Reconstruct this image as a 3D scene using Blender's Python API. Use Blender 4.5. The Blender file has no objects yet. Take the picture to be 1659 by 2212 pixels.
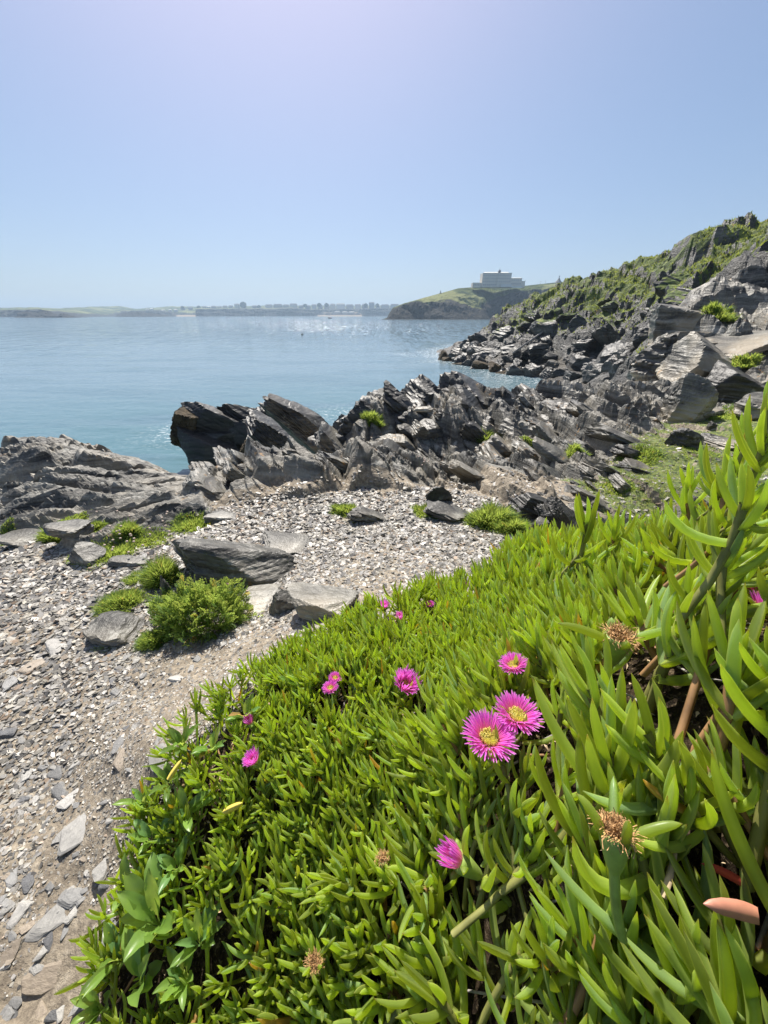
import bpy, bmesh, math, random
import numpy as np
from mathutils import Vector, Matrix, Euler
R = math.radians
random.seed(7)
scene = bpy.context.scene
COL = scene.collection

# ------------------------------------------------------------ camera, sky, sun, exposure
CAMZ = 6.0
PITCH = R(27.1)
FP = 831.0
cam_d = bpy.data.cameras.new("camera")
cam = bpy.data.objects.new("camera", cam_d); COL.objects.link(cam)
cam.location = (0, 0, CAMZ)
cam.rotation_euler = (R(90) - PITCH, 0, 0)
cam_d.sensor_fit = 'HORIZONTAL'
cam_d.sensor_width = 36.0
cam_d.lens = 36.0 * FP / 1659.0
cam_d.clip_start = 0.02
cam_d.clip_end = 20000
scene.camera = cam

SUN_EL, SUN_AZ = 52.0, -12.0          # azimuth measured from +Y towards +X
world = bpy.data.worlds.new("World"); scene.world = world
world.use_nodes = True
wn = world.node_tree
sky = wn.nodes.new('ShaderNodeTexSky'); sky.sky_type = 'NISHITA'; sky.sun_disc = False
sky.sun_elevation = R(SUN_EL); sky.sun_rotation = R(SUN_AZ)
sky.air_density = 1.0; sky.dust_density = 0.8; sky.ozone_density = 1.3; sky.altitude = 10
bg = wn.nodes['Background']; bg.inputs['Strength'].default_value = 0.085
gam = wn.nodes.new('ShaderNodeGamma'); gam.inputs[1].default_value = 0.66      # a hazy summer sky is flatter than the clear-air model
wn.links.new(sky.outputs[0], gam.inputs[0])
hsv = wn.nodes.new('ShaderNodeMix'); hsv.data_type = 'RGBA'; hsv.blend_type = 'MULTIPLY'
hsv.inputs[0].default_value = 1.0; hsv.inputs[7].default_value = (1.04, 1.19, 1.44, 1)
wn.links.new(gam.outputs[0], hsv.inputs[6])
# milky aureole of the sun in the hazy air
_sd = (math.sin(R(SUN_AZ)) * math.cos(R(SUN_EL)), math.cos(R(SUN_AZ)) * math.cos(R(SUN_EL)), math.sin(R(SUN_EL)))
_tc = wn.nodes.new('ShaderNodeTexCoord'); _dp = wn.nodes.new('ShaderNodeVectorMath'); _dp.operation = 'DOT_PRODUCT'; _dp.inputs[1].default_value = _sd
wn.links.new(_tc.outputs['Generated'], _dp.inputs[0])
_mx = wn.nodes.new('ShaderNodeMath'); _mx.operation = 'MAXIMUM'; wn.links.new(_dp.outputs['Value'], _mx.inputs[0])
_pw = wn.nodes.new('ShaderNodeMath'); _pw.operation = 'POWER'; _pw.inputs[1].default_value = 9.0; wn.links.new(_mx.outputs[0], _pw.inputs[0])
_sc = wn.nodes.new('ShaderNodeVectorMath'); _sc.operation = 'SCALE'; _sc.inputs[0].default_value = (4.4, 2.4, 2.2); wn.links.new(_pw.outputs[0], _sc.inputs['Scale'])
_ad = wn.nodes.new('ShaderNodeVectorMath'); _ad.operation = 'ADD'; wn.links.new(hsv.outputs[2], _ad.inputs[0]); wn.links.new(_sc.outputs[0], _ad.inputs[1])
wn.links.new(_ad.outputs[0], bg.inputs['Color'])

sun_d = bpy.data.lights.new("sun", 'SUN'); sun = bpy.data.objects.new("sun", sun_d); COL.objects.link(sun)
sun_d.energy = 4.8; sun_d.angle = R(0.55); sun_d.color = (1.0, 0.95, 0.87)
sdir = Vector((math.sin(R(SUN_AZ)) * math.cos(R(SUN_EL)), math.cos(R(SUN_AZ)) * math.cos(R(SUN_EL)), math.sin(R(SUN_EL))))
sun.rotation_euler = sdir.to_track_quat('Z', 'Y').to_euler()
sun.location = (0, 0, 50)

scene.view_settings.view_transform = 'Standard'
scene.view_settings.look = 'None'
scene.view_settings.exposure = 0.8
scene.view_settings.gamma = 1.0
scene.cycles.max_bounces = 7
scene.cycles.diffuse_bounces = 3
scene.cycles.glossy_bounces = 3
scene.cycles.transmission_bounces = 4
scene.cycles.volume_bounces = 0
scene.cycles.sample_clamp_indirect = 4.0

# ------------------------------------------------------------ helpers
def tag(o, label=None, cat=None, group=None, kind=None):
    if label: o['label'] = label
    if cat: o['category'] = cat
    if group: o['group'] = group
    if kind: o['kind'] = kind
    return o

def ray(px, py):
    u = (px - 829.5) / FP; v = (py - 1106.0) / FP
    c, s = math.cos(PITCH), math.sin(PITCH)
    return np.array([u, c - v * s, -s - v * c])
def P_d(px, py, d): return np.array([0, 0, CAMZ]) + d * ray(px, py)
def P_y(px, py, y): r = ray(px, py); return np.array([0, 0, CAMZ]) + (y / r[1]) * r
def P_z(px, py, z): r = ray(px, py); return np.array([0, 0, CAMZ]) + ((z - CAMZ) / r[2]) * r
def project(x, y, z):
    c, s = math.cos(PITCH), math.sin(PITCH)
    dz = z - CAMZ
    dep = y * c - dz * s
    up = y * s + dz * c
    dep = np.where(np.abs(dep) < 1e-6, 1e-6, dep)
    px = 829.5 + FP * x / dep; py = 1106.0 - FP * up / dep
    return px, py, dep
def in_poly(px, py, poly):
    px = np.asarray(px, float); py = np.asarray(py, float)
    ins = np.zeros(px.shape, bool); n = len(poly)
    for i in range(n):
        x1, y1 = poly[i]; x2, y2 = poly[(i + 1) % n]
        if y1 == y2: continue
        c = ((y1 > py) != (y2 > py)) & (px < (x2 - x1) * (py - y1) / (y2 - y1) + x1)
        ins ^= c
    return ins

def _h(ix, iy, iz, s):
    ix = ix.astype(np.int64); iy = iy.astype(np.int64); iz = np.asarray(iz).astype(np.int64)
    n = (ix * 374761393 + iy * 668265263 + iz * 2147483647 + s * 1274126177) & 0xffffffff
    n = ((n ^ (n >> 13)) * 1274126177) & 0xffffffff
    n = ((n ^ (n >> 16)) * 2246822519) & 0xffffffff
    n = n ^ (n >> 15)
    return (n & 0xffffff) / float(0xffffff)
def vn2(x, y, s=0):
    ix = np.floor(x); iy = np.floor(y); fx = x - ix; fy = y - iy
    fx = fx * fx * (3 - 2 * fx); fy = fy * fy * (3 - 2 * fy)
    z = np.zeros(1)
    a = _h(ix, iy, z, s); b = _h(ix + 1, iy, z, s); c = _h(ix, iy + 1, z, s); d = _h(ix + 1, iy + 1, z, s)
    return (a + (b - a) * fx) * (1 - fy) + (c + (d - c) * fx) * fy
def fbm2(x, y, s=0, o=4, g=0.5):
    t = 0; a = 1; n = 0
    for k in range(o):
        t = t + a * (vn2(x, y, s + k * 17) - .5); n += a; a *= g
        x, y = x * 1.93 + y * .5 + 7.1, y * 1.93 - x * .5 + 3.7
    return t / n * 2
def vn3(x, y, z, s=0):
    ix = np.floor(x); iy = np.floor(y); iz = np.floor(z); fx = x - ix; fy = y - iy; fz = z - iz
    fx = fx * fx * (3 - 2 * fx); fy = fy * fy * (3 - 2 * fy); fz = fz * fz * (3 - 2 * fz)
    def L(dz):
        a = _h(ix, iy, iz + dz, s); b = _h(ix + 1, iy, iz + dz, s); c = _h(ix, iy + 1, iz + dz, s); d = _h(ix + 1, iy + 1, iz + dz, s)
        return (a + (b - a) * fx) * (1 - fy) + (c + (d - c) * fx) * fy
    return L(0) * (1 - fz) + L(1) * fz
def fbm3(p, f, s=0, o=3):
    t = 0; a = 1; n = 0
    for k in range(o):
        q = p * f; t = t + a * (vn3(q[:, 0], q[:, 1], q[:, 2], s + 31 * k) - .5); n += a; a *= .5; f *= 2.03
    return t / n * 2
def cells(x, y, s=0, jit=0.9):
    """nearest jittered cell: id randoms, offset from its centre, distance to the border"""
    ix = np.floor(x); iy = np.floor(y)
    b1 = np.full(x.shape, 1e9); b2 = np.full(x.shape, 1e9)
    dx = np.zeros(x.shape); dy = np.zeros(x.shape); cx = np.zeros(x.shape); cy = np.zeros(x.shape)
    z = np.zeros(1)
    for i in (-1, 0, 1):
        for j in (-1, 0, 1):
            gx = ix + i; gy = iy + j
            qx = gx + .5 + jit * (_h(gx, gy, z, s) - .5); qy = gy + .5 + jit * (_h(gx, gy, z, s + 1) - .5)
            ddx = x - qx; ddy = y - qy; d = ddx * ddx + ddy * ddy
            m = d < b1
            b2 = np.where(m, b1, np.minimum(b2, d))
            b1 = np.where(m, d, b1); dx = np.where(m, ddx, dx); dy = np.where(m, ddy, dy)
            cx = np.where(m, gx, cx); cy = np.where(m, gy, cy)
    return _h(cx, cy, z, s + 2), _h(cx, cy, z, s + 3), dx, dy, np.sqrt(b2) - np.sqrt(b1)

def np_mesh(name, verts, faces=None, quads=None, mat=None, smooth=False, attrs=None, parent=None, loc=None, link=True):
    """verts Nx3; quads Mx4 array (or tris Mx3); attrs {name: (type, array)} on points"""
    me = bpy.data.meshes.new(name)
    q = np.asarray(quads, dtype=np.int32)
    k = q.shape[1]
    me.vertices.add(len(verts)); me.vertices.foreach_set("co", np.asarray(verts, dtype=np.float32).ravel())
    me.loops.add(q.size); me.loops.foreach_set("vertex_index", q.ravel())
    me.polygons.add(len(q)); me.polygons.foreach_set("loop_start", np.arange(0, q.size, k, dtype=np.int32))
    me.polygons.foreach_set("use_smooth", np.full(len(q), bool(smooth)))
    me.update(calc_edges=True)
    if attrs:
        for an, (ty, arr) in attrs.items():
            at = me.attributes.new(an, ty, 'POINT')
            if ty == 'FLOAT': at.data.foreach_set('value', np.asarray(arr, dtype=np.float32).ravel())
            else:
                at.data.foreach_set('color', np.asarray(arr, dtype=np.float32).ravel())
    if mat: me.materials.append(mat)
    o = bpy.data.objects.new(name, me)
    if link: COL.objects.link(o)
    if parent: o.parent = parent
    if loc is not None: o.location = loc
    return o
def empty(name, loc=(0, 0, 0), rz=0.0):
    o = bpy.data.objects.new(name, None); COL.objects.link(o)
    o.location = loc; o.rotation_euler = (0, 0, rz); o.empty_display_size = .1
    return o
def copy_tree(o, parent=None):
    c = o.copy(); COL.objects.link(c)
    if parent: c.parent = parent
    for ch in list(o.children): copy_tree(ch, c)
    return c

# ------------------------------------------------------------ material helper
class M:
    def __init__(s, name):
        s.m = bpy.data.materials.new(name); s.m.use_nodes = True
        s.t = s.m.node_tree; s.p = s.t.nodes['Principled BSDF']; s.out = s.t.nodes['Material Output']
    def n(s, ty, **k):
        x = s.t.nodes.new(ty)
        for a, b in k.items(): setattr(x, a, b)
        return x
    def L(s, a, b): s.t.links.new(a, b)
    def put(s, sock, v):
        if hasattr(v, 'is_output') or isinstance(v, bpy.types.NodeSocket): s.L(v, sock)
        elif isinstance(v, tuple) and len(v) == 3 and sock.type == 'RGBA': sock.default_value = (*v, 1)
        else: sock.default_value = v
    def co(s, which='Object'): return s.n('ShaderNodeTexCoord').outputs[which]
    def attr(s, name, out='Fac'): return s.n('ShaderNodeAttribute', attribute_name=name).outputs[out]
    def map(s, vec, rot=(0, 0, 0), sc=(1, 1, 1)):
        x = s.n('ShaderNodeMapping'); s.L(vec, x.inputs[0]); x.inputs['Rotation'].default_value = rot; x.inputs['Scale'].default_value = sc
        return x.outputs[0]
    def noise(s, vec, sc=5, det=4, ro=.55, dist=0.0):
        x = s.n('ShaderNodeTexNoise'); s.L(vec, x.inputs['Vector']); x.inputs['Scale'].default_value = sc
        x.inputs['Detail'].default_value = det; x.inputs['Roughness'].default_value = ro; x.inputs['Distortion'].default_value = dist
        return x.outputs[0]
    def vor(s, vec, sc=5, feat='F1', out='Distance'):
        x = s.n('ShaderNodeTexVoronoi', feature=feat); s.L(vec, x.inputs['Vector']); x.inputs['Scale'].default_value = sc
        return x.outputs[out]
    def ramp(s, f, st, interp='LINEAR'):
        x = s.n('ShaderNodeValToRGB'); s.L(f, x.inputs[0]); e = x.color_ramp.elements; x.color_ramp.interpolation = interp
        while len(e) > 1: e.remove(e[-1])
        e[0].position = st[0][0]; c = st[0][1]; e[0].color = (c, c, c, 1) if isinstance(c, (int, float)) else (*c, 1)
        for p, c in st[1:]:
            a = e.new(p); a.color = (c, c, c, 1) if isinstance(c, (int, float)) else (*c, 1)
        return x.outputs[0]
    def mix(s, f, a, b, mode='MIX'):
        x = s.n('ShaderNodeMix', data_type='RGBA', blend_type=mode)
        s.put(x.inputs[0], f); s.put(x.inputs[6], a); s.put(x.inputs[7], b); return x.outputs[2]
    def math(s, op, a, b=0.0, clamp=False):
        x = s.n('ShaderNodeMath', operation=op, use_clamp=clamp); s.put(x.inputs[0], a); s.put(x.inputs[1], b); return x.outputs[0]
    def step(s, f, a, b):
        x = s.n('ShaderNodeMapRange', interpolation_type='SMOOTHSTEP'); s.put(x.inputs[0], f); x.inputs[1].default_value = a; x.inputs[2].default_value = b
        return x.outputs[0]
    def bump(s, h, strength=.5, dist=.02, nrm=None):
        x = s.n('ShaderNodeBump'); x.inputs['Strength'].default_value = strength; x.inputs['Distance'].default_value = dist
        s.L(h, x.inputs['Height'])
        if nrm is not None: s.L(nrm, x.inputs['Normal'])
        return x.outputs[0]
    def sep(s, vec, i): x = s.n('ShaderNodeSeparateXYZ'); s.L(vec, x.inputs[0]); return x.outputs[i]
    def set(s, **k):
        for a, v in k.items(): s.put(s.p.inputs[a.replace('_', ' ')], v)
        return s.m

def simple(name, col, rough=.7, var=.25, sc=6, spec=.3, bump=0, bsc=20, bd=.01):
    m = M(name); co = m.co()
    f = m.noise(co, sc, 4)
    c = m.ramp(f, [(.3, tuple(x * (1 - var) for x in col)), (.7, tuple(min(1, x * (1 + var)) for x in col))])
    k = dict(Base_Color=c, Roughness=rough, Specular_IOR_Level=spec)
    if bump: k['Normal'] = m.bump(m.noise(co, bsc, 4), bump, bd)
    return m.set(**k)

BED = (R(8), R(-38), R(-12))      # bedding plane tilt: slates dip down to the right
def rock_mat(name, s=1.0, dark=1.0, warm=0.0, ground=False, cliff=False, bstr=.8, coord='Object', lichen=1.0, moss=None):
    """layered slate; on terrain the colour attribute 'mask' mixes in R soil, G grass, B weed-covered/wet tide zone"""
    m = M(name); co = m.co(coord)
    wob = m.n('ShaderNodeVectorMath', operation='ADD'); m.L(co, wob.inputs[0])
    nw = m.n('ShaderNodeTexNoise'); nw.inputs['Scale'].default_value = 1.2 / s; m.L(co, nw.inputs['Vector'])
    sc_ = m.n('ShaderNodeVectorMath', operation='SCALE'); m.L(nw.outputs['Color'], sc_.inputs[0]); sc_.inputs['Scale'].default_value = .25 * s
    m.L(sc_.outputs[0], wob.inputs[1]); wc = wob.outputs[0]
    bed = m.map(wc, BED, (1.6 / s, 1.1 / s, 22 / s))
    bed2 = m.map(wc, BED, (.7 / s, .5 / s, 6 / s))
    n1 = m.noise(bed, 1.0, 5, .6); n2 = m.noise(bed2, 1.0, 3); n3 = m.noise(co, 1.1 / s, 3); n4 = m.noise(co, 38 / s, 4, .65)
    f = m.math('ADD', m.math('MULTIPLY', n1, .38), m.math('MULTIPLY', n2, .27))
    f = m.math('ADD', f, m.math('MULTIPLY', n3, .2)); f = m.math('ADD', f, m.math('MULTIPLY', n4, .15))
    d = dark
    c = m.ramp(f, [(.40, (.014 * d, .013 * d, .011 * d)), (.46, (.07 * d, .066 * d, .054 * d)), (.53, (.19 * d, .18 * d, .148 * d)), (.62, (.42 * d, .40 * d, .345 * d))])
    if warm: c = m.mix(m.math('MULTIPLY', m.step(n3, .42, .62), warm), c, (.34 * d, .29 * d, .21 * d))
    if lichen:
        lm = m.math('MULTIPLY', m.step(m.noise(co, 9 / s, 4, .6), .56, .66), m.step(m.noise(co, 1.7 / s, 2), .45, .6))
        c = m.mix(m.math('MULTIPLY', lm, .55 * lichen), c, (.42, .41, .35))
        lo = m.math('MULTIPLY', m.step(m.noise(co, 14 / s, 3, .6), .6, .68), m.step(m.noise(co, 1.3 / s, 2, .5, .5), .52, .6))
        c = m.mix(m.math('MULTIPLY', lo, .7 * lichen), c, (.36, .19, .05))
    hgt = m.math('ADD', m.math('MULTIPLY', n1, .6), m.math('ADD', m.math('MULTIPLY', n2, .8), m.math('MULTIPLY', n4, .22)))
    rough = m.ramp(f, [(.4, .55), (.62, .42)])
    if ground:
        mk = m.attr('mask', 'Color'); r_, g_, b_ = m.sep(mk, 0), m.sep(mk, 1), m.sep(mk, 2)
        geo = m.n('ShaderNodeNewGeometry'); nz = m.sep(geo.outputs['True Normal'], 2)
        bn = m.noise(co, 2.2 / s, 4, .6)
        # weed and barnacles of the tide zone
        wcol = m.ramp(m.noise(co, 5 / s, 5, .65), [(.4, (.018, .015, .010)), (.55, (.045, .033, .016)), (.7, (.09, .068, .035))])
        c = m.mix(m.step(m.math('ADD', b_, m.math('MULTIPLY', m.math('SUBTRACT', bn, .5), .9)), .4, .6), c, wcol)
        # soil
        scol = m.ramp(m.noise(co, 30, 6, .7), [(.32, (.13, .105, .076)), (.5, (.26, .215, .155)), (.68, (.42, .36, .27))])
        sf = m.step(m.math('ADD', r_, m.math('MULTIPLY', m.math('SUBTRACT', bn, .5), .7)), .42, .58)
        c = m.mix(sf, c, scol)
        # grass
        big = m.noise(co, (.35 if cliff else 2.0), 3)
        gcol = m.ramp(m.noise(co, (1.6 if cliff else 22), 6, .7), [(.35, (.022, .036, .010)), (.48, (.09, .13, .025)), (.6, (.19, .22, .05)), (.75, (.30, .27, .10))])
        gf = m.math('ADD', g_, m.math('MULTIPLY', m.math('SUBTRACT', big, .5), 1.3))
        gf = m.math('ADD', gf, m.math('MULTIPLY', m.math('SUBTRACT', bn, .5), .8))
        gf = m.math('ADD', gf, m.math('MULTIPLY', m.math('SUBTRACT', nz, .72), 1.3))
        gf = m.math('MULTIPLY', m.step(gf, .46, .60), m.step(g_, .02, .15))
        c = m.mix(gf, c, gcol)
        rough = m.mix(m.math('MAXIMUM', gf, sf), rough, (.85, .85, .85))
        b0 = m.bump(hgt, bstr, .035 * s)
        nrm = m.bump(m.noise(co, (3.2 if cliff else 60), 6, .75), .7, (.35 if cliff else .012), b0)
    elif moss:
        geo = m.n('ShaderNodeNewGeometry'); pos = geo.outputs['Position']; nz = m.sep(geo.outputs['Normal'], 2)
        gz = m.math('MULTIPLY', m.step(m.sep(pos, 2), moss[0], moss[1]), 1.0)
        gf = m.math('ADD', m.math('MULTIPLY', gz, .85), m.math('MULTIPLY', m.math('SUBTRACT', m.noise(pos, .35, 3), .5), 1.3))
        gf = m.math('ADD', gf, m.math('MULTIPLY', m.math('SUBTRACT', m.noise(pos, 2.2 / s, 4, .6), .5), .8))
        gf = m.math('ADD', gf, m.math('MULTIPLY', m.math('SUBTRACT', nz, .62), 1.1))
        gf = m.math('MULTIPLY', m.step(gf, .48, .60), m.step(gz, .02, .2))
        gcol = m.ramp(m.noise(pos, 1.6, 6, .7), [(.35, (.022, .036, .010)), (.48, (.09, .13, .025)), (.6, (.19, .22, .05)), (.75, (.30, .27, .10))])
        c = m.mix(gf, c, gcol); rough = m.mix(gf, rough, (.9, .9, .9))
        nrm = m.bump(hgt, bstr, .035 * s)
    else:
        nrm = m.bump(hgt, bstr, .035 * s)
    return m.set(Base_Color=c, Roughness=rough, Specular_IOR_Level=.5, Normal=nrm)
# ------------------------------------------------------------ terrain: macro heights from surveyed points
CT = []      # (x, y, z)
def cz(px, py, z): CT.append(P_z(px, py, z))
def cy(px, py, y): CT.append(P_y(px, py, y))
def cd(px, py, d): CT.append(P_d(px, py, d))
def cb(px, py, y, z): p = P_y(px, py, y); CT.append(np.array([p[0], p[1], z]))
def cw(x, y, z): CT.append(np.array([x, y, z]))
# gravel path
for a in [(20, 2190, 4.52), (120, 1950, 4.56), (40, 1700, 4.56), (200, 1700, 4.6), (100, 1450, 4.58), (330, 1500, 4.63), (450, 1420, 4.66), (40, 1230, 4.55),
          (300, 1240, 4.62), (560, 1330, 4.66), (700, 1230, 4.66), (880, 1170, 4.64), (1050, 1140, 4.65), (560, 1110, 4.6), (800, 1085, 4.6), (1000, 1080, 4.63),
          (1170, 1120, 4.68), (1330, 1090, 4.7), (1100, 1045, 4.67), (1350, 1020, 4.72), (1500, 960, 4.72), (1620, 900, 4.76), (1580, 1000, 4.74), (1450, 1040, 4.72)]: cz(*a)
cw(-3, 0, 4.45); cw(-1.6, -.8, 4.45); cw(-.8, -.6, 4.55); cw(-5, 1, 4.3); cw(-3.5, -3, 4.3)
# foot of the planted bank, then the bank itself
for a in [(240, 2120, .92), (350, 1620, 1.15), (520, 1480, 1.33), (700, 1375, 1.48), (950, 1288, 1.80), (1200, 1238, 2.2), (1440, 1205, 2.6)]: cd(*a)
for a in [(900, 2110, .72), (1080, 1680, .70), (1400, 1650, .56), (1600, 1350, .62), (1600, 2100, .42), (1400, 1380, .84), (1200, 1335, 1.28), (1000, 1400, 1.2),
          (800, 1530, 1.12), (700, 1780, .97), (600, 2050, .88), (480, 1800, 1.03), (1650, 1550, .48), (1300, 1880, .54), (1560, 1375, .85), (1350, 1300, 1.45), (1500, 1300, 1.5)]: cd(*a)
cw(.5, -.4, 5.75); cw(1.2, .1, 5.7); cw(1.6, 1.0, 5.2); cw(.0, -.5, 5.3); cw(2.6, 1.0, 5.15); cw(2.6, -1, 6.1); cw(3.4, 2.3, 5.0)
# left shelf
for a in [(0, 950, 6.2), (100, 952, 6.4), (250, 957, 6.5), (330, 977, 6.2), (430, 1018, 5.4)]: cy(*a); CT[-1][2] -= .58; cb(a[0], a[1], a[2] + 2.2, -1.0); cb(a[0], a[1], a[2] + .5, CT[-2][2] - .5)
for a in [(60, 1050, 4.2), (250, 1050, 4.25), (380, 1060, 4.4), (60, 1120, 4.42), (250, 1110, 4.5), (400, 1100, 4.52), (30, 1000, 4.15), (200, 1000, 4.15)]: cz(*a)
# low ridge behind the gravel, gully, dark main ridge
for a in [(470, 1020, 3.7), (540, 990, 3.85), (640, 983, 4.0), (760, 985, 4.1), (900, 990, 4.2), (1020, 1000, 4.25)]: cy(*a); cb(a[0], a[1], a[2] + .55, 4.0)
for a in [(460, 1075, 4.56), (600, 1060, 4.6), (760, 1050, 4.62), (900, 1045, 4.63)]: cz(*a)
cb(560, 950, 5.2, 2.5); cb(640, 950, 5.4, 3.0)
for a in [(705, 905, 6.0), (760, 890, 6.1), (800, 852, 6.3), (860, 826, 6.5), (930, 822, 6.6), (1010, 817, 6.7), (1100, 832, 6.8), (1180, 836, 7.0), (1280, 852, 7.2)]:
    cy(*a); CT[-1][2] -= .18; cb(a[0], a[1], a[2] + .7, CT[-1][2] - .5); cb(a[0], a[1], a[2] + 3.0, -1.0)
for a in [(720, 985, 3.95), (850, 990, 4.1), (1000, 985, 4.25), (1120, 980, 4.4)]: cz(*a)
for a in [(850, 930, 5.3), (1000, 900, 5.6), (1100, 920, 5.6), (1180, 900, 6.0)]: cy(*a)
for a in [(1180, 1010, 4.65), (1300, 960, 4.68), (1250, 1060, 4.68)]: cz(*a)
for a in [(1300, 900, 6.2), (1380, 880, 6.8), (1420, 930, 5.4)]: cy(*a)
# boulder slope on the right
for a in [(1420, 880, 6.9), (1500, 880, 6.6), (1600, 850, 7.0), (1650, 800, 7.6), (1370, 812, 9.5), (1400, 760, 10.2), (1450, 725, 11), (1550, 680, 12), (1659, 622, 13), (1659, 700, 10.5), (1500, 800, 8.4), (1590, 760, 9.4), (1430, 820, 8.4)]: cy(*a)
for a in [(1370, 805, 13, 2.0), (1450, 720, 15, 2.6), (1550, 670, 17, 3.6), (1659, 615, 18, 5.0)]: cb(*a)
cw(11, 6, 6.5); cw(9, 3, 5.6); cw(16, 13, 8.5); cw(6, 3, 5.0); cw(8, -2, 7)
# cove and big cliff
for a in [(957, 774, -.2), (1000, 788, -.2), (1060, 800, -.2), (1110, 812, -.2), (1160, 806, .1), (1200, 806, .5), (1280, 800, 1.0), (1340, 800, 1.2)]: cz(*a)
for a in [(985, 748, 66), (1050, 727, 64), (1062, 712, 64), (1110, 687, 63), (1130, 657, 62), (1180, 646, 61), (1210, 622, 60), (1250, 611, 58), (1330, 588, 54), (1400, 567, 50), (1480, 537, 46), (1550, 528, 43), (1659, 506, 40)]:
    cy(*a); cb(a[0], a[1], a[2] * 1.22, CT[-1][2] * .93 - .6); cb(a[0], a[1], a[2] * 1.7, -2)
for a in [(1100, 760, 52), (1150, 720, 54), (1200, 700, 52), (1260, 660, 51), (1300, 720, 44), (1250, 770, 42), (1350, 740, 38), (1400, 650, 42), (1450, 680, 33), (1550, 600, 35), (1659, 580, 29), (1600, 640, 25), (1520, 670, 27), (1659, 620, 24)]: cy(*a)
# sea bed everywhere else
for az in (-105, -85, -62, -45, -30, -18, -8, 0, 6):
    for r in (9.5, 14, 24, 45, 100): cw(r * math.sin(R(az)), r * math.cos(R(az)), -2.0 if r > 9.6 else -.8)
for x, y in [(2.5, 12), (3, 18), (5, 20), (5, 30), (8, 28), (8, 40), (4, 55), (2, 70), (10, 90), (4, 40)]: cw(x, y, -1.6)
for az in (62, 85, 105):
    for r, z in ((14, 8), (30, 16), (60, 20), (110, 20)): cw(r * math.sin(R(az)), r * math.cos(R(az)), z)
CT = np.array(CT)
AW, LW = 2.2, 1.0
def q_of(x, y):
    r = np.sqrt(x * x + y * y) + 1e-4
    return np.stack([np.arctan2(x, y) * AW, np.log(r) * LW], -1)
_Q = q_of(CT[:, 0], CT[:, 1]); _n = len(CT)
_D = np.sqrt(((_Q[:, None] - _Q[None]) ** 2).sum(-1) + 1e-4)
_A = np.zeros((_n + 3, _n + 3)); _A[:_n, :_n] = _D - np.eye(_n) * .015
_A[:_n, _n] = 1; _A[:_n, _n + 1:] = _Q; _A[_n, :_n] = 1; _A[_n + 1:, :_n] = _Q.T
_W = np.linalg.solve(_A, np.concatenate([CT[:, 2], np.zeros(3)]))
def macro(x, y):
    sh = np.shape(x); x = np.ravel(x).astype(float); y = np.ravel(y).astype(float); out = np.empty(x.shape)
    for i in range(0, len(x), 20000):
        q = q_of(x[i:i + 20000], y[i:i + 20000])
        d = np.sqrt(((q[:, None] - _Q[None]) ** 2).sum(-1) + 1e-4)
        out[i:i + 20000] = d @ _W[:_n] + _W[_n] + q @ _W[_n + 1:]
    return out.reshape(sh)

PATH = [(-900, 4000), (-900, 1100), (-200, 1180), (0, 1165), (100, 1160), (160, 1185), (330, 1180), (380, 1150), (470, 1130), (455, 1088), (560, 1078), (700, 1062), (900, 1058), (1020, 1072), (1140, 1100),
        (1160, 1128), (1300, 1140), (1330, 1200), (1200, 1270), (900, 1350), (700, 1420), (520, 1530), (430, 1650), (330, 1800), (300, 2212), (300, 4000)]
BANK = [(215, 2600), (225, 2100), (308, 1762), (392, 1612), (542, 1480), (715, 1372), (955, 1290), (1200, 1234), (1450, 1195), (1640, 1130), (2400, 900), (6000, 900), (6000, 9000), (-300, 9000)]
TERR = [(1230, 1120), (1170, 1040), (1300, 1030), (1330, 970), (1400, 940), (1480, 895), (1560, 885), (1659, 850), (2200, 850), (2200, 1000), (1500, 1110)]
SAND = [(430, 1085), (560, 1050), (700, 1040), (900, 1040), (1060, 1030), (1250, 1050), (1300, 1110), (1160, 1128), (1020, 1085), (900, 1065), (560, 1085)]

def masks(x, y, z):
    px, py, dep = project(x, y, z)
    ok = dep > .02
    jx = px + 26 * fbm2(x * 3, y * 3, 5); jy = py + 20 * fbm2(x * 3, y * 3, 9)
    path = (in_poly(jx, jy, PATH) & ok) | (~ok & (x < .0))
    bank = (in_poly(px, py, BANK) & ok) | (~ok & (x >= .0)); path &= ~bank
    terr = in_poly(jx, jy, TERR) & ok; sand = in_poly(jx, jy, SAND) & ok
    return path, bank, terr, sand

NA, NR = 1050, 1150
az = np.linspace(R(-112), R(112), NA)
# finer azimuth steps inside the view
t_ = np.linspace(-1, 1, NA); az = R(112) * (0.62 * t_ + 0.38 * t_ ** 3)
lr = np.linspace(math.log(.12), math.log(135), NR)
AZ, LR = np.meshgrid(az, lr); RR = np.exp(LR)
GX = RR * np.sin(AZ); GY = RR * np.cos(AZ)
# macro on a coarser grid, then bilinear (it is smooth)
_ca = np.linspace(-1, 1, 210); _caz = R(112) * (0.62 * _ca + 0.38 * _ca ** 3); _cl = np.linspace(math.log(.12), math.log(135), 230)
_CA, _CL = np.meshgrid(_caz, _cl); _cr = np.exp(_CL)
MC = macro(_cr * np.sin(_CA), _cr * np.cos(_CA))
def bil(G, fi, fj):
    i = np.clip(np.floor(fi).astype(int), 0, G.shape[0] - 2); j = np.clip(np.floor(fj).astype(int), 0, G.shape[1] - 2)
    a = np.clip(fi - i, 0, 1); b = np.clip(fj - j, 0, 1)
    return (G[i, j] * (1 - b) + G[i, j + 1] * b) * (1 - a) + (G[i + 1, j] * (1 - b) + G[i + 1, j + 1] * b) * a
ii = np.linspace(0, 229, NR)[:, None] * np.ones((1, NA)); jj = np.linspace(0, 209, NA)[None, :] * np.ones((NR, 1))
Z0 = bil(MC, ii, jj)
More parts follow.
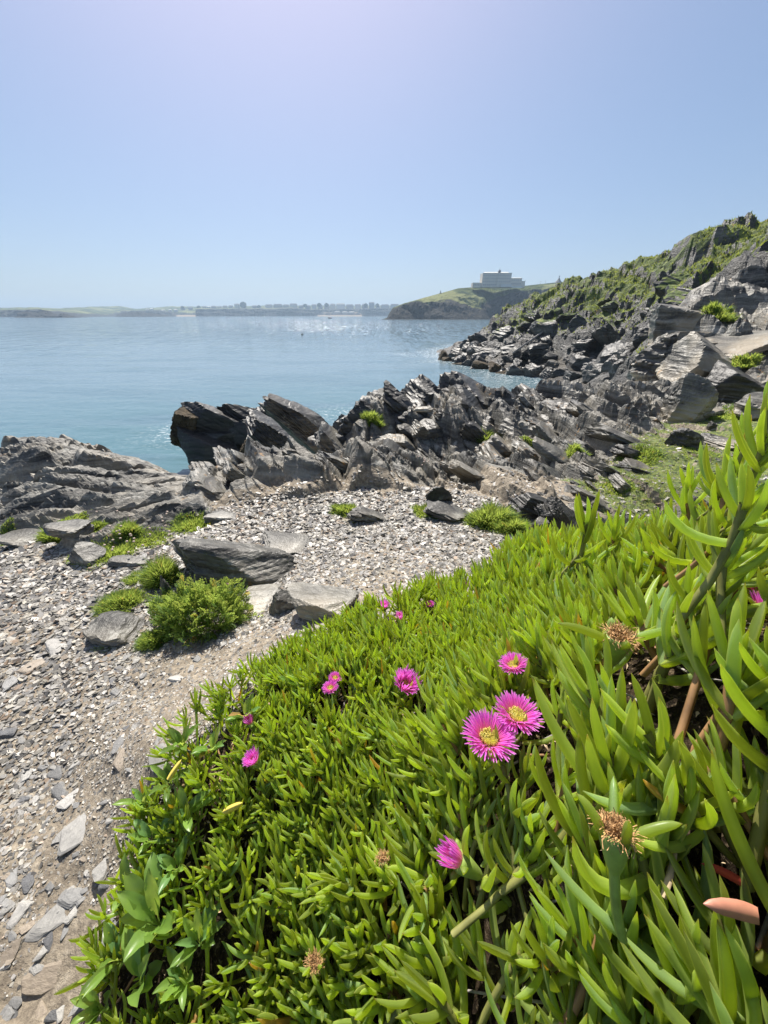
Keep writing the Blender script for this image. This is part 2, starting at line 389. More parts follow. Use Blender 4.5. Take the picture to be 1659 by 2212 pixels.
path, bank, terr, sand = masks(GX, GY, Z0)
def blur(a, n=4):
    a = a.astype(float)
    for _ in range(n):
        a[1:-1] = (a[:-2] + 2 * a[1:-1] + a[2:]) / 4; a[:, 1:-1] = (a[:, :-2] + 2 * a[:, 1:-1] + a[:, 2:]) / 4
    return a
pathf, bankf, terrf, sandf = blur(path, 8), blur(bank, 8), blur(terr, 14), blur(sand, 10)
soft = np.clip(pathf + bankf + .75 * terrf + .55 * sandf, 0, 1)
rock = 1 - soft
pxg, pyg, depg = project(GX, GY, Z0)
left = np.clip((500 - pxg) / 60, 0, 1) * (RR < 12)

def blocks(x, y, s, ang, ax, ay, tilt, amp, jitter=.9):
    """tilted joint blocks: long axis ay, sawtooth across ax, tilt = rise towards -a"""
    c, sn = math.cos(ang), math.sin(ang)
    wx = x + .18 * ax * fbm2(x / ax * .8, y / ax * .8, s + 77, 3); wy = y + .18 * ax * fbm2(x / ax * .8, y / ax * .8, s + 99, 3)
    a = (wx * c + wy * sn) / ax; b = (-wx * sn + wy * c) / ay
    h1, h2_, da, db, e = cells(a, b, s, jitter)
    k = np.clip(e / .16, 0, 1); k = k * k * (3 - 2 * k)
    return k * (amp * (h1 + .15) - tilt * ax * da * (.55 + .9 * h2_) + (h2_ - .5) * .25 * ay * db) - amp * .3
D = np.zeros_like(GX)
near = np.clip((16 - RR) / 4, 0, 1); far = 1 - near
# ridges and slabs in the near field: beds dip right
nr = blocks(GX, GY, 11, R(24), .95, 1.7, .24, .10) + blocks(GX, GY, 21, R(10), .36, .9, .26, .07) + blocks(GX, GY, 31, R(35), .12, .3, .25, .03) \
     + .20 * fbm2(GX * 1.4, GY * 1.4, 3, 6, .55)
# left shelf: long flat ledges with small steps
ls = blocks(GX, GY, 41, R(-72), .5, 2.4, .17, .09) + blocks(GX, GY, 51, R(-66), .17, 1.0, .24, .045) + blocks(GX, GY, 57, R(-74), .06, .4, .3, .014) + .05 * fbm2(GX * 3, GY * 3, 4, 4)
D += near * rock * (nr * (1 - left) + ls * left)
D += near * soft * (.035 * fbm2(GX * 1.5, GY * 1.5, 6, 4) + .008 * fbm2(GX * 14, GY * 14, 8, 4))
D += near * (terrf + sandf).clip(0, 1) * .06 * np.maximum(nr, -.05)
# boulder slope scale up
mid = np.clip((RR - 6.8) / 2, 0, 1) * near
D += mid * rock * (blocks(GX, GY, 61, R(25), 1.7, 2.6, .2, .35) + blocks(GX, GY, 66, R(65), .7, 1.2, .25, .18))
fr = blocks(GX, GY, 71, R(20), 7.5, 10, .22, 1.4) + blocks(GX, GY, 81, R(-10), 2.6, 3.4, .3, 1.0) + blocks(GX, GY, 91, R(30), 1.0, 1.5, .35, .45) + 2.2 * fbm2(GX * .25, GY * .25, 12, 6, .6)
lowf = np.clip((Z0 + 1.2) / 5.0, .36, 1)
D += far * fr * lowf * .75 * np.clip(1.15 - np.clip((Z0 - 7) / 14, 0, 1), .3, 1)
Z = Z0 + D
Z = np.where((Z0 < -.2), np.minimum(Z, Z0 * .5), Z)
HG = Z
def ground_z(x, y):
    x = np.asarray(x, float); y = np.asarray(y, float)
    r = np.sqrt(x * x + y * y); a = np.arctan2(x, y)
    fi = (np.log(r) - lr[0]) / (lr[-1] - lr[0]) * (NR - 1)
    fj = np.interp(a, az, np.arange(NA))
    return bil(HG, fi, fj)
def samp(G, x, y):
    r = np.sqrt(x * x + y * y); a = np.arctan2(x, y)
    return bil(G, (np.log(r) - lr[0]) / (lr[-1] - lr[0]) * (NR - 1), np.interp(a, az, np.arange(NA)))

# mask colours
soilm = np.clip(pathf + bankf + .62 * terrf + .75 * sandf, 0, 1)
grassm = .55 * terrf * (1 - sandf) * (1 - pathf)
hill = np.clip((Z0 - 4.0) / 9, 0, 1)
grassm = grassm + far * (hill * 1.3 + np.where(Z0 > 4, .42, -.5)) + near * mid * rock * .10
grassm = grassm + (1 - far) * (1 - terrf) * -.9 * (1 - mid)
tide = np.clip((2.6 - Z) / 1.6, 0, 1)
maskc = np.stack([soilm, np.clip(grassm + .0, 0, 1), np.clip(tide, 0, 1), np.ones_like(Z)], -1).reshape(-1, 4)
VV = np.stack([GX, GY, Z], -1).reshape(-1, 3)
idx = np.arange(NR * NA).reshape(NR, NA)
F = np.stack([idx[:-1, :-1], idx[:-1, 1:], idx[1:, 1:], idx[1:, :-1]], -1)
F = F[..., ::-1]
fc_rr = RR[:-1, :-1]; fsoft = (soft[:-1, :-1] > .5)
fz = np.maximum(np.maximum(Z[:-1, :-1], Z[1:, 1:]), np.maximum(Z[:-1, 1:], Z[1:, :-1]))
vis = fz > -.7
sel_cliff = (fc_rr > 14.0) & vis
sel_bank = (bankf[:-1, :-1] > .5) & ~sel_cliff & vis
sel_soil = fsoft & ~sel_cliff & vis & ~sel_bank
sel_left = (pxg[:-1, :-1] < 447) & ~sel_soil & ~sel_cliff & vis
sel_left &= ~sel_bank
sel_rock = ~(sel_cliff | sel_soil | sel_left | sel_bank) & vis
M_ROCK = rock_mat("slate_ground", 1.0, .82, .35, ground=True)
M_SHELF = rock_mat("slate_shelf", .8, .95, .4, ground=True)
M_CLIFF = rock_mat("cliff_slate", 7.0, .40, .0, ground=True, cliff=True, bstr=1.0, lichen=.5)
def sub_terrain(name, sel, mat):
    q = F[sel].reshape(-1, 4); u, inv = np.unique(q.ravel(), return_inverse=True)
    o = np_mesh(name, VV[u], quads=inv.reshape(-1, 4), mat=mat, smooth=False, attrs={'mask': ('FLOAT_COLOR', maskc[u])})
    tag(o, kind='structure'); return o
sub_terrain("ground", sel_soil, M_ROCK)
m = M("bank_litter"); co = m.co(); nn = m.noise(co, 55, 6, .75); n2 = m.noise(m.map(co, (.3, .5, .8), (90, 60, 80)), 1, 6, .7, 1.0)
c = m.ramp(nn, [(.36, (.012, .009, .006)), (.52, (.05, .035, .022)), (.66, (.14, .10, .06)), (.76, (.30, .24, .16))])
M_LITTER = m.set(Base_Color=m.mix(m.math('MULTIPLY', m.step(n2, .55, .62), .6), c, (.26, .20, .13)), Roughness=.95, Specular_IOR_Level=.1, Normal=m.bump(m.math('ADD', nn, n2), 1.0, .012))
sub_terrain("bank_soil", sel_bank, M_LITTER)
sub_terrain("rock_shelf", sel_left, M_SHELF)
sub_terrain("bedrock", sel_rock, M_ROCK)
sub_terrain("cliff", sel_cliff, M_CLIFF)

# ------------------------------------------------------------ sea
SR = np.exp(np.linspace(math.log(4), math.log(5200), 620)); SA = np.linspace(R(-105), R(75), 620)
SAg, SRg = np.meshgrid(SA, SR); sx = SRg * np.sin(SAg); sy = SRg * np.cos(SAg)
amp = np.clip(1.2 - SRg / 220, 0, 1)
warp = fbm2(sx * .08, sy * .08, 2, 3)
sz = .55 * amp * (.07 * fbm2(sx * .55 + warp, sy * 1.5, 51, 4) + .05 * fbm2(sx * 1.6, sy * 3.4, 57, 3) + .05 * fbm2(sx * .12, sy * .4, 58, 2))
I2 = np.arange(sx.size).reshape(sx.shape)
SQ = np.stack([I2[:-1, :-1], I2[1:, :-1], I2[1:, 1:], I2[:-1, 1:]], -1).reshape(-1, 4)
m = M("sea_water"); co = m.co()
cd_ = m.n('ShaderNodeVectorMath', operation='LENGTH'); m.L(co, cd_.inputs[0]); dist = cd_.outputs['Value']
b1 = m.noise(m.map(co, (0, 0, R(6)), (.8, 2.2, 1)), 1.5, 5, .6); b2 = m.noise(m.map(co, (0, 0, R(-8)), (.10, .32, 1)), 1.0, 5, .6)
b3 = m.noise(m.map(co, (0, 0, R(4)), (.42, .20, 1)), 1.0, 2, .5)
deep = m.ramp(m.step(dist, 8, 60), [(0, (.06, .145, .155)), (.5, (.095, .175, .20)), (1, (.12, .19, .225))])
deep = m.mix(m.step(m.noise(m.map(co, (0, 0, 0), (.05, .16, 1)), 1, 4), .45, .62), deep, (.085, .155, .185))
foam = m.attr('foam')
ff = m.math('MULTIPLY', foam, m.step(m.noise(m.map(co, (0, 0, 0), (1, 2, 1)), 2.4, 6, .75), .52, .60))
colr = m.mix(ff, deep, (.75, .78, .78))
h = m.math('ADD', m.math('MULTIPLY', b1, .035), m.math('MULTIPLY', m.math('MULTIPLY', b2, m.step(dist, 15, 160)), .7)); h = m.math('ADD', h, m.math('MULTIPLY', m.math('MULTIPLY', b3, m.step(dist, 80, 260)), .2))
nr_ = m.bump(h, .85, 1.0)
# far out the wavelets are finer than a pixel: facet slopes straight from noise instead of a height difference
def slope(vec, k):
    x = m.n('ShaderNodeTexNoise'); m.L(vec, x.inputs['Vector']); x.inputs['Scale'].default_value = 1.0; x.inputs['Detail'].default_value = 2.0
    a_ = m.n('ShaderNodeVectorMath', operation='SUBTRACT'); m.L(x.outputs['Color'], a_.inputs[0]); a_.inputs[1].default_value = (.5, .5, .5)
    b_ = m.n('ShaderNodeVectorMath', operation='MULTIPLY'); m.L(a_.outputs[0], b_.inputs[0]); b_.inputs[1].default_value = k; return b_.outputs[0]
s1 = slope(m.map(co, (0, 0, R(5)), (1.1, .10, 1)), (1.5, 2.0, 0)); s2 = slope(m.map(co, (0, 0, R(-4)), (1.7, .35, 1)), (.6, .9, 0))
sa = m.n('ShaderNodeVectorMath', operation='ADD'); m.L(s1, sa.inputs[0]); m.L(s2, sa.inputs[1])
sw = m.n('ShaderNodeVectorMath', operation='SCALE'); m.L(sa.outputs[0], sw.inputs[0]); m.L(m.step(dist, 50, 220), sw.inputs['Scale'])
sn = m.n('ShaderNodeVectorMath', operation='ADD'); m.L(nr_, sn.inputs[0]); m.L(sw.outputs[0], sn.inputs[1])
so = m.n('ShaderNodeVectorMath', operation='NORMALIZE'); m.L(sn.outputs[0], so.inputs[0]); nr_ = so.outputs[0]
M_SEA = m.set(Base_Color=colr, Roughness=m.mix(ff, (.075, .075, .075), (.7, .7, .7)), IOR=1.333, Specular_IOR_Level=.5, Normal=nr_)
# foam where water meets rock
zt = samp(HG, np.clip(sx, -150, 150), np.clip(sy, -150, 150))
foamv = np.where(SRg < 125, np.exp(-((zt + .0) / .9) ** 2), 0)
foamv = np.clip(blur(foamv, 2), 0, 1)
for (qx, qy, rr, k) in [(415, 935, 2.2, .8), (385, 925, 1.6, .6), (750, 895, 3, .5)]:
    p = P_z(qx, qy, 0); foamv = np.maximum(foamv, k * np.exp(-((sx - p[0]) ** 2 + (sy - p[1]) ** 2) / rr ** 2))
o = np_mesh("sea", np.stack([sx, sy, sz], -1).reshape(-1, 3), quads=SQ[:, ::-1], mat=M_SEA, smooth=True, attrs={'foam': ('FLOAT', foamv)})
tag(o, kind='structure')

def hit(px, py, n=400):
    """where the line of sight through a surveyed point meets the ground"""
    d = ray(px, py); t = np.exp(np.linspace(math.log(.3), math.log(130), n)); p = np.array([0, 0, CAMZ])[None] + t[:, None] * d[None]
    g = ground_z(p[:, 0], p[:, 1]); b = np.where(p[:, 2] <= g)[0]
    if len(b) == 0: return P_z(px, py, 0), 50
    i = max(b[0], 1); a0 = p[i - 1, 2] - g[i - 1]; a1 = p[i, 2] - g[i]; w = a0 / (a0 - a1 + 1e-9)
    tt = t[i - 1] + (t[i] - t[i - 1]) * w; q = np.array([0, 0, CAMZ]) + tt * d
    return q, tt
# ------------------------------------------------------------ haze over the bay
def box_mesh(x0, x1, y0, y1, z0, z1):
    v = [(x, y, z) for z in (z0, z1) for y in (y0, y1) for x in (x0, x1)]
    q = [(0, 2, 3, 1), (4, 5, 7, 6), (0, 1, 5, 4), (2, 6, 7, 3), (0, 4, 6, 2), (1, 3, 7, 5)]
    return v, q
m = M("haze_air")
pv = m.n('ShaderNodeVolumePrincipled'); pv.inputs['Color'].default_value = (.50, .67, .85, 1); pv.inputs['Density'].default_value = .00024
pv.inputs['Anisotropy'].default_value = 0.25
m.t.nodes.remove(m.p); m.L(pv.outputs[0], m.out.inputs['Volume'])
v, q = box_mesh(-5400, 5400, -260, 5400, -9, 150)
hz = np_mesh("haze", v, quads=q, mat=m.m); tag(hz, kind='stuff')

# ------------------------------------------------------------ far coast and the headland with the hotel
def lerp_t(px, tab): return np.interp(px, [a for a, b in tab], [b for a, b in tab])
def hz_z(px, py, y): return CAMZ + y * (-math.sin(PITCH) - (py - 1106) / FP * math.cos(PITCH)) / (math.cos(PITCH) - (py - 1106) / FP * math.sin(PITCH))
def hz_x(px, py, y): return y * ((px - 829.5) / FP) / (math.cos(PITCH) - (py - 1106) / FP * math.sin(PITCH))
m = M("far_land"); co = m.co(); mk = m.attr('mask', 'Color'); r_, g_ = m.sep(mk, 0), m.sep(mk, 1)
nb = m.noise(co, .035, 6, .65); nf = m.noise(co, .008, 3); nv = m.noise(m.map(co, (0, 0, 0), (1, 1, .25)), .09, 5, .7)
c = m.ramp(nv, [(.35, (.015, .015, .015)), (.55, (.045, .042, .036)), (.72, (.11, .10, .08))])
g = m.ramp(nb, [(.38, (.02, .035, .012)), (.5, (.05, .075, .02)), (.66, (.12, .13, .04))])
g = m.mix(m.step(nf, .5, .56), g, (.20, .21, .08))
c = m.mix(m.step(m.math('ADD', g_, m.math('MULTIPLY', m.math('SUBTRACT', nb, .5), 1.1)), .42, .58), c, g)
c = m.mix(m.step(m.math('ADD', r_, m.math('MULTIPLY', m.math('SUBTRACT', nb, .5), .3)), .45, .55), c, (.34, .275, .20))
M_FAR = m.set(Base_Color=c, Roughness=.9, Specular_IOR_Level=.1, Normal=m.bump(nv, 1.0, 6))

def strip(name, pxs, rows, kind='structure'):
    """rows: list of (py or None, y, z or None, sand, grass) arrays along pxs -> lofted land"""
    V = []; C = []
    for (pyv, yv, zv, s, g) in rows:
        yv = np.broadcast_to(yv, pxs.shape).astype(float)
        pyr = np.broadcast_to(684.0 if pyv is None else pyv, pxs.shape)
        x = yv * ((pxs - 829.5) / FP) / 1.12
        z = np.broadcast_to(zv, pxs.shape) if zv is not None else hz_z(pxs, pyr, yv)
        V.append(np.stack([x, yv, z], -1)); C.append(np.stack([np.broadcast_to(s, pxs.shape), np.broadcast_to(g, pxs.shape), 0 * x, 0 * x + 1], -1))
    V = np.array(V); C = np.array(C)
    # subdivide between rows
    k = 8; VV2 = []; CC2 = []
    for i in range(len(V) - 1):
        for t in range(k):
            a = t / k; VV2.append(V[i] * (1 - a) + V[i + 1] * a); CC2.append(C[i] * (1 - a) + C[i + 1] * a)
    VV2.append(V[-1]); CC2.append(C[-1]); V = np.array(VV2); C = np.array(CC2)
    return V, C
def finish_strip(name, V, C, mat):
    n0, n1 = V.shape[:2]; I = np.arange(n0 * n1).reshape(n0, n1)
    Q = np.stack([I[:-1, :-1], I[:-1, 1:], I[1:, 1:], I[1:, :-1]], -1).reshape(-1, 4)
    o = np_mesh(name, V.reshape(-1, 3), quads=Q, mat=mat, attrs={'mask': ('FLOAT_COLOR', C.reshape(-1, 4))}); tag(o, kind='structure'); return o

SKYL = [(-700, 670), (-300, 662), (0, 665), (80, 664), (135, 667), (170, 664.5), (250, 661), (272, 662), (300, 667), (340, 664), (380, 661.5), (420, 662), (500, 662), (550, 660.5), (640, 660), (830, 660), (900, 656), (1100, 650), (1500, 640)]
CLIF = [(-700, 674), (0, 671), (60, 671), (85, 668), (110, 672), (150, 676), (180, 682), (235, 684), (250, 681), (270, 674), (350, 671), (372, 677), (386, 680), (424, 680), (430, 669), (470, 667.5), (560, 668), (650, 667), (672, 671), (690, 670), (780, 669), (792, 667), (1500, 665)]
BEACH = [(-700, 0), (375, 0), (388, 1), (420, 1), (428, 0), (680, 0), (692, 1), (776, 1), (788, 0), (1500, 0)]
pxs = np.linspace(-900, 1500, 900)
D0 = np.interp(pxs, [-900, 0, 60, 90, 180, 250, 430, 700, 840, 1500], [1500, 1500, 1400, 1350, 1600, 2100, 2150, 2350, 2350, 2300]) + 60 * fbm2(pxs * .03, pxs * 0, 3, 4)
bch = lerp_t(pxs, BEACH)
skp = lerp_t(pxs, SKYL) + 1.0 * fbm2(pxs * .08, pxs * 0, 5, 4); clp = lerp_t(pxs, CLIF) + 1.4 * fbm2(pxs * .12, pxs * 0, 6, 4)
rows = [(None, D0 - 30, -3.0, bch, 0), (None, D0, .6, bch, 0), (None, D0 + 10 + 120 * bch, 1.5 + 5 * bch, bch, 0),
        (clp, D0 + 45 + 130 * bch, None, 0, .15), (clp * .6 + skp * .4, D0 + 260, None, 0, .8), (skp, D0 + 700, None, 0, .9), (skp + 4, D0 + 1200, None, 0, .9)]
V, C = strip("coast", pxs, rows)
ss = fbm2(V[..., 0] * .02, V[..., 2] * .12 + 9, 8, 4); V[..., 1] += 22 * ss * np.clip(V[..., 2] / 20, 0, 1)
V[..., 2] += 2.0 * fbm2(V[..., 0] * .01, V[..., 1] * .01, 14, 4) * np.clip(V[..., 2] / 30, 0, 1)
finish_strip("far_coast", V, C, M_FAR)
# dark headland in front of the far left shore
pxs = np.linspace(36, 188, 120)
tp = lerp_t(pxs, [(36, 688), (44, 676), (60, 672), (80, 675), (98, 670), (110, 673), (128, 679), (140, 676), (165, 684), (188, 688)]) + 1.5 * fbm2(pxs * .2, pxs * 0, 2, 3)
V, C = strip("p", pxs, [(None, 1150, -2, 0, 0), (None, 1160, .5, 0, 0), (tp, 1190, None, 0, .1), (tp + 1, 1240, None, 0, .3), (None, 1300, -2, 0, 0)])
V[..., 1] += 12 * fbm2(V[..., 0] * .04, V[..., 2] * .2, 8, 4)
finish_strip("far_headland", V, C, M_FAR)
pxs = np.linspace(246, 380, 110)
tp = lerp_t(pxs, [(246, 687), (256, 679), (275, 675), (300, 673), (330, 676), (360, 680), (380, 686)]) + 1.2 * fbm2(pxs * .2, pxs * 0, 4, 3)
V, C = strip("p", pxs, [(None, 1750, -2, 0, 0), (None, 1760, .5, 0, 0), (tp, 1800, None, 0, .1), (tp + 1, 1860, None, 0, .5), (None, 1950, -2, 0, 0)])
finish_strip("far_headland", V, C, M_FAR)

HS = [(826, 690), (836, 686), (848, 665), (870, 656), (891, 650), (914, 643), (950, 633), (986, 622.5), (1016, 620.5), (1075, 619), (1126, 617), (1191, 609.5), (1227, 609.6), (1300, 612), (1500, 640), (1700, 660)]
HC = [(826, 691), (836, 687), (848, 667), (870, 658.5), (891, 653), (914, 650), (962, 656), (1004, 665), (1042, 668), (1058, 660), (1072, 648), (1093, 634), (1152, 625), (1191, 622), (1300, 625), (1700, 665)]
pxs = np.linspace(824, 1700, 520)
hy = 640 + np.interp(pxs, [824, 1000, 1040, 1075, 1200, 1700], [0, 0, 6, 34, 60, 120])
V, C = strip("p", pxs, [(None, hy - 14, -2.5, 0, 0), (None, hy, .6, 0, 0), (lerp_t(pxs, HC), hy + 22, None, 0, .25), (lerp_t(pxs, HC) * .5 + lerp_t(pxs, HS) * .5, hy + 50, None, 0, .85), (lerp_t(pxs, HS), hy + 96, None, 0, .95),
                        (lerp_t(pxs, HS) + 2.5, hy + 170, None, 0, .95), (lerp_t(pxs, HS) + 20, hy + 330, None, 0, .95)])
w = np.clip(V[..., 2] / 12, .15, 1) * np.clip((hy[None] + 90 - V[..., 1]) / 30, 0, 1)
V[..., 1] += w * (13 * fbm2(V[..., 0] * .055 + V[..., 2] * .03, V[..., 2] * .06, 31, 5, .6))
V[..., 2] += .35 * w * 6 * fbm2(V[..., 0] * .12, V[..., 1] * .12, 37, 4)
C[..., 1] += .5 * fbm2(V[..., 0] * .03 + V[..., 2] * .04, V[..., 2] * .02, 33, 3) * np.clip(V[..., 2] / 25, 0, 1)
finish_strip("headland", V, C, M_FAR)

# ---- buildings
M_CREAM = simple("cream_render", (.62, .57, .49), .8, .06, .3)
M_SLATE = simple("roof_slate", (.16, .15, .15), .8, .15, .5)
M_LEAD = simple("roof_lead", (.62, .60, .52), .7, .1, .4)
M_GLASS = simple("dark_window", (.32, .31, .32), .3, .2, .5)
M_WHITE = simple("white_render", (.60, .59, .56), .8, .05, .3)
M_GREYR = simple("grey_render", (.38, .36, .33), .8, .1, .3)
M_STONE = simple("grey_stone", (.22, .21, .19), .9, .3, .8)
M_DARKTREE = simple("dark_foliage", (.035, .055, .02), .9, .4, 1.0)
def boxes(name, lst, mat, parent, gap=0):
    V = []; Q = []
    for b in lst:
        v, q = box_mesh(*b); n = len(V); V += v; Q += [tuple(i + n for i in f) for f in q]
    return np_mesh(name, V, quads=Q, mat=mat, parent=parent)
def prism_roof(name, w, d, z0, h, mat, parent, hip=.15, ov=.4):
    w2, d2 = w / 2 + ov, d / 2 + ov; k = w2 * (1 - hip * 2)
    V = [(-w2, -d2, z0), (w2, -d2, z0), (w2, d2, z0), (-w2, d2, z0), (-k, 0, z0 + h), (k, 0, z0 + h)]
    bmv = bmesh.new(); vs = [bmv.verts.new(p) for p in V]
    for f in [(0, 1, 5, 4), (1, 2, 5), (2, 3, 4, 5), (3, 0, 4), (3, 2, 1, 0)]: bmv.faces.new([vs[i] for i in f])
    me = bpy.data.meshes.new(name); bmv.to_mesh(me); bmv.free(); me.materials.append(mat)
    o = bpy.data.objects.new(name, me); COL.objects.link(o); o.parent = parent; return o

# hotel on the headland: 1 photo pixel is about .66 m there
HY = 722.0; k = HY / 1.13 / FP
hx = lambda px: HY * ((px - 829.5) / FP) / 1.135
base = hz_z(1060, 620, HY) - 1.0
hotel = empty("hotel", (hx(1064), HY, base)); tag(hotel, 'large cream clifftop hotel with a domed roof turret and low side wings on the headland', 'hotel')
def X(px): return (px - 1064) * k
def H(py): return (620.5 - py) * k + 1.0
boxes("main_block", [(X(1034), X(1093.5), -9, 9, 0, H(596.5))], M_CREAM, hotel)
boxes("bay_front", [(X(1046), X(1056), -10.2, -9.01, 0, H(600)), (X(1064), X(1070), -10.4, -9.01, 0, H(598))], M_CREAM, hotel)
boxes("west_wing", [(X(1016), X(1033.9), -6, 7, 0, H(613))], M_CREAM, hotel)
boxes("east_wing", [(X(1093.6), X(1117), -7, 8, .2, H(605))], M_CREAM, hotel)
boxes("end_annex", [(X(1117.1), X(1125), -5, 6, .2, H(610))], M_CREAM, hotel)
boxes("parapet", [(X(1033.4), X(1094), -9.4, -8.8, H(596.5), H(595.9)), (X(1033.4), X(1094), 8.8, 9.4, H(596.5), H(595.9))], M_WHITE, hotel)
mr = prism_roof("mansard_roof", (1091 - 1036) * k, 15, H(596.4), 2.2, M_LEAD, hotel, .06, 0); mr.location.x = X(1063.5)
er = prism_roof("wing_roof", (1117 - 1094) * k, 14, H(604.9), 1.0, M_LEAD, hotel, .08, .3); er.location.x = X(1105)
def lathe(name, prof, mat, parent=None, n=16, loc=(0, 0, 0), smooth=True):
    V = []; Q = []
    for r, z in prof:
        for i in range(n): a = 2 * math.pi * i / n; V.append((r * math.cos(a), r * math.sin(a), z))
    for j in range(len(prof) - 1):
        for i in range(n): i2 = (i + 1) % n; Q.append((j * n + i, j * n + i2, (j + 1) * n + i2, (j + 1) * n + i))
    return np_mesh(name, V, quads=Q, mat=mat, parent=parent, loc=loc, smooth=smooth)
tu = lathe("turret", [(2.1, 0), (2.1, 2.0), (2.6, 2.1), (2.4, 3.0), (1.6, 4.1), (.5, 4.9), (.2, 5.2), (.18, 7.2), (.01, 7.3)], M_SLATE, hotel, 12, (X(1068.5), -6, H(596.5)))
boxes("flagpole", [(X(1071.6), X(1071.6) + .25, -4, -3.75, H(596), H(590.5))], M_WHITE, hotel)
boxes("verandah", [(X(1073), X(1095), -11.5, -9.01, .2, H(616.2))], M_WHITE, hotel)
wv = [(x0, x1) for x0, x1 in [(1037, 1092)]]
wmesh = None
def window(px, py, y, w=1.3, h=2.0):
    global wmesh
    if wmesh is None:
        v, q = box_mesh(-.5, .5, -.06, .06, -.5, .5); o = np_mesh("window", v, quads=q, mat=M_GLASS, parent=hotel); wmesh = o
    else:
        o = wmesh.copy(); COL.objects.link(o); o.parent = hotel
    o.location = (X(px), y, H(py)); o.scale = (w, 1, h)
for row, py in enumerate((600.5, 606, 611.5)):
    for i in range(14): 
        px = 1037 + i * 4.1
        y = -9.05
        if 1045.5 < px < 1056.5: y = -10.25
        if 1063.5 < px < 1070.5: y = -10.45
        window(px, py, y, .9, 2.1)
for i in range(9): window(1037.5 + i * 4.0, 617, -9.05 if not (1045 < 1037.5 + i * 4 < 1057) else -10.25, 1.5, 2.3)
for i in range(5): window(1018.5 + i * 3.2, 617, -6.05, 1.1, 2.2)
for i in range(5): window(1097 + i * 4.2, 608.5, -7.05, 1.2, 1.6); window(1097 + i * 4.2, 615, -7.05, 1.4, 2.2)

# memorial: flared cairn with a cross
mz = hz_z(1197, 610, 745)
mem = empty("memorial", (745 * ((1197.5 - 829.5) / FP) / 1.135, 745, mz - .8)); tag(mem, 'stone war memorial, a flared cairn topped by a cross on the grassy crest', 'memorial')
lathe("cairn", [(6.2, 0), (5.6, .8), (4.0, 2.6), (2.6, 4.2), (1.5, 5.8), (.9, 7.0), (.8, 7.4), (.05, 7.45)], M_STONE, mem, 10, smooth=False)
boxes("cross", [(-.32, .32, -.3, .3, 7.3, 10.6), (-1.1, -.33, -.28, .28, 9.0, 9.6), (.33, 1.1, -.28, .28, 9.0, 9.6)], M_STONE, mem)
mk_ = empty("stone_marker", (700 * ((949.5 - 829.5) / FP) / 1.13, 700, hz_z(950, 633.5, 700) - .6)); tag(mk_, 'small stone marker standing on the headland skyline left of the hotel', 'marker')
boxes("plinth", [(-1.6, 1.6, -1.2, 1.2, 0, 1.1)], M_STONE, mk_); boxes("shaft", [(-.6, .6, -.5, .5, 1.1, 4.2)], M_STONE, mk_)
for i, (px, lab) in enumerate([(1127, 'tall lamp post just right of the cliffside hotel'), (1160, 'lone post on the crest midway to the memorial'), (1170, 'post on the crest nearest the stone memorial')]):
    yy = 738; zz = hz_z(px, np.interp(px, [a for a, b in HS], [b for a, b in HS]), yy) - 1
    e = empty("lamp_post", (yy * ((px - 829.5) / FP) / 1.135, yy, zz)); tag(e, lab, 'post')
    hh = 8.5 if i == 0 else 4.0
    lathe("pole", [(.16, 0), (.10, hh), (.01, hh + .05)], M_STONE, e, 6)
    boxes("lamp_head", [(-.7, .7, -.2, .2, hh + .06, hh + .35)], M_STONE, e)
# low white wall in front of the hotel's east end
wz = hz_z(1112, 620.3, 700); ww = boxes("terrace_wall", [(-9, 9, -.3, .3, -1, 1.0), (-9.2, 9.2, -.45, .45, 1.001, 1.2)], M_WHITE, None)
ww.location = (700 * ((1111 - 829.5) / FP) / 1.135, 700, wz); ww.rotation_euler.z = R(12); tag(ww, 'low white terrace wall on the grass below the hotel', 'wall')

# town along the far cliff
rng = random.Random(4)
TOWN = [(439, 447, 661, 'g'), (449, 456, 661.5, 'w'), (458, 468, 660.5, 'g'), (471, 480, 661, 'c'), (483, 492, 660, 'g'), (495, 504, 659.5, 'g'), (508, 519, 656, 'c'),
        (546, 556, 659.5, 'g'), (574, 590, 657.5, 'c'), (592, 611, 656.5, 'g'), (613, 625, 657.5, 'g'), (627, 643, 655.5, 'c'), (646, 656, 659, 'g'),
        (660, 671, 659, 'g'), (674, 684, 657, 'c'), (687, 697, 658, 'g'), (701, 712, 656.5, 'g'), (714, 725, 656, 'c'), (727, 746, 655, 'w'), (748, 764, 657.5, 'g'), (767, 780, 657, 'c'),
        (782, 795, 656.5, 'g'), (797, 809, 652.5, 'g'), (812, 821, 658.5, 'w'), (823, 841, 657.5, 'c'), (843, 862, 656.5, 'g'),
        (316, 321, 667, 'w'), (325, 331, 666, 'w'), (349, 355, 669, 'w'), (364, 370, 668.5, 'w'), (376, 383, 667.5, 'w'), (408, 416, 663, 'g'), (392, 399, 663, 'g')]
MATS = {'g': M_GREYR, 'c': M_CREAM, 'w': M_WHITE}; NM = {'g': 'grey', 'c': 'cream', 'w': 'white'}
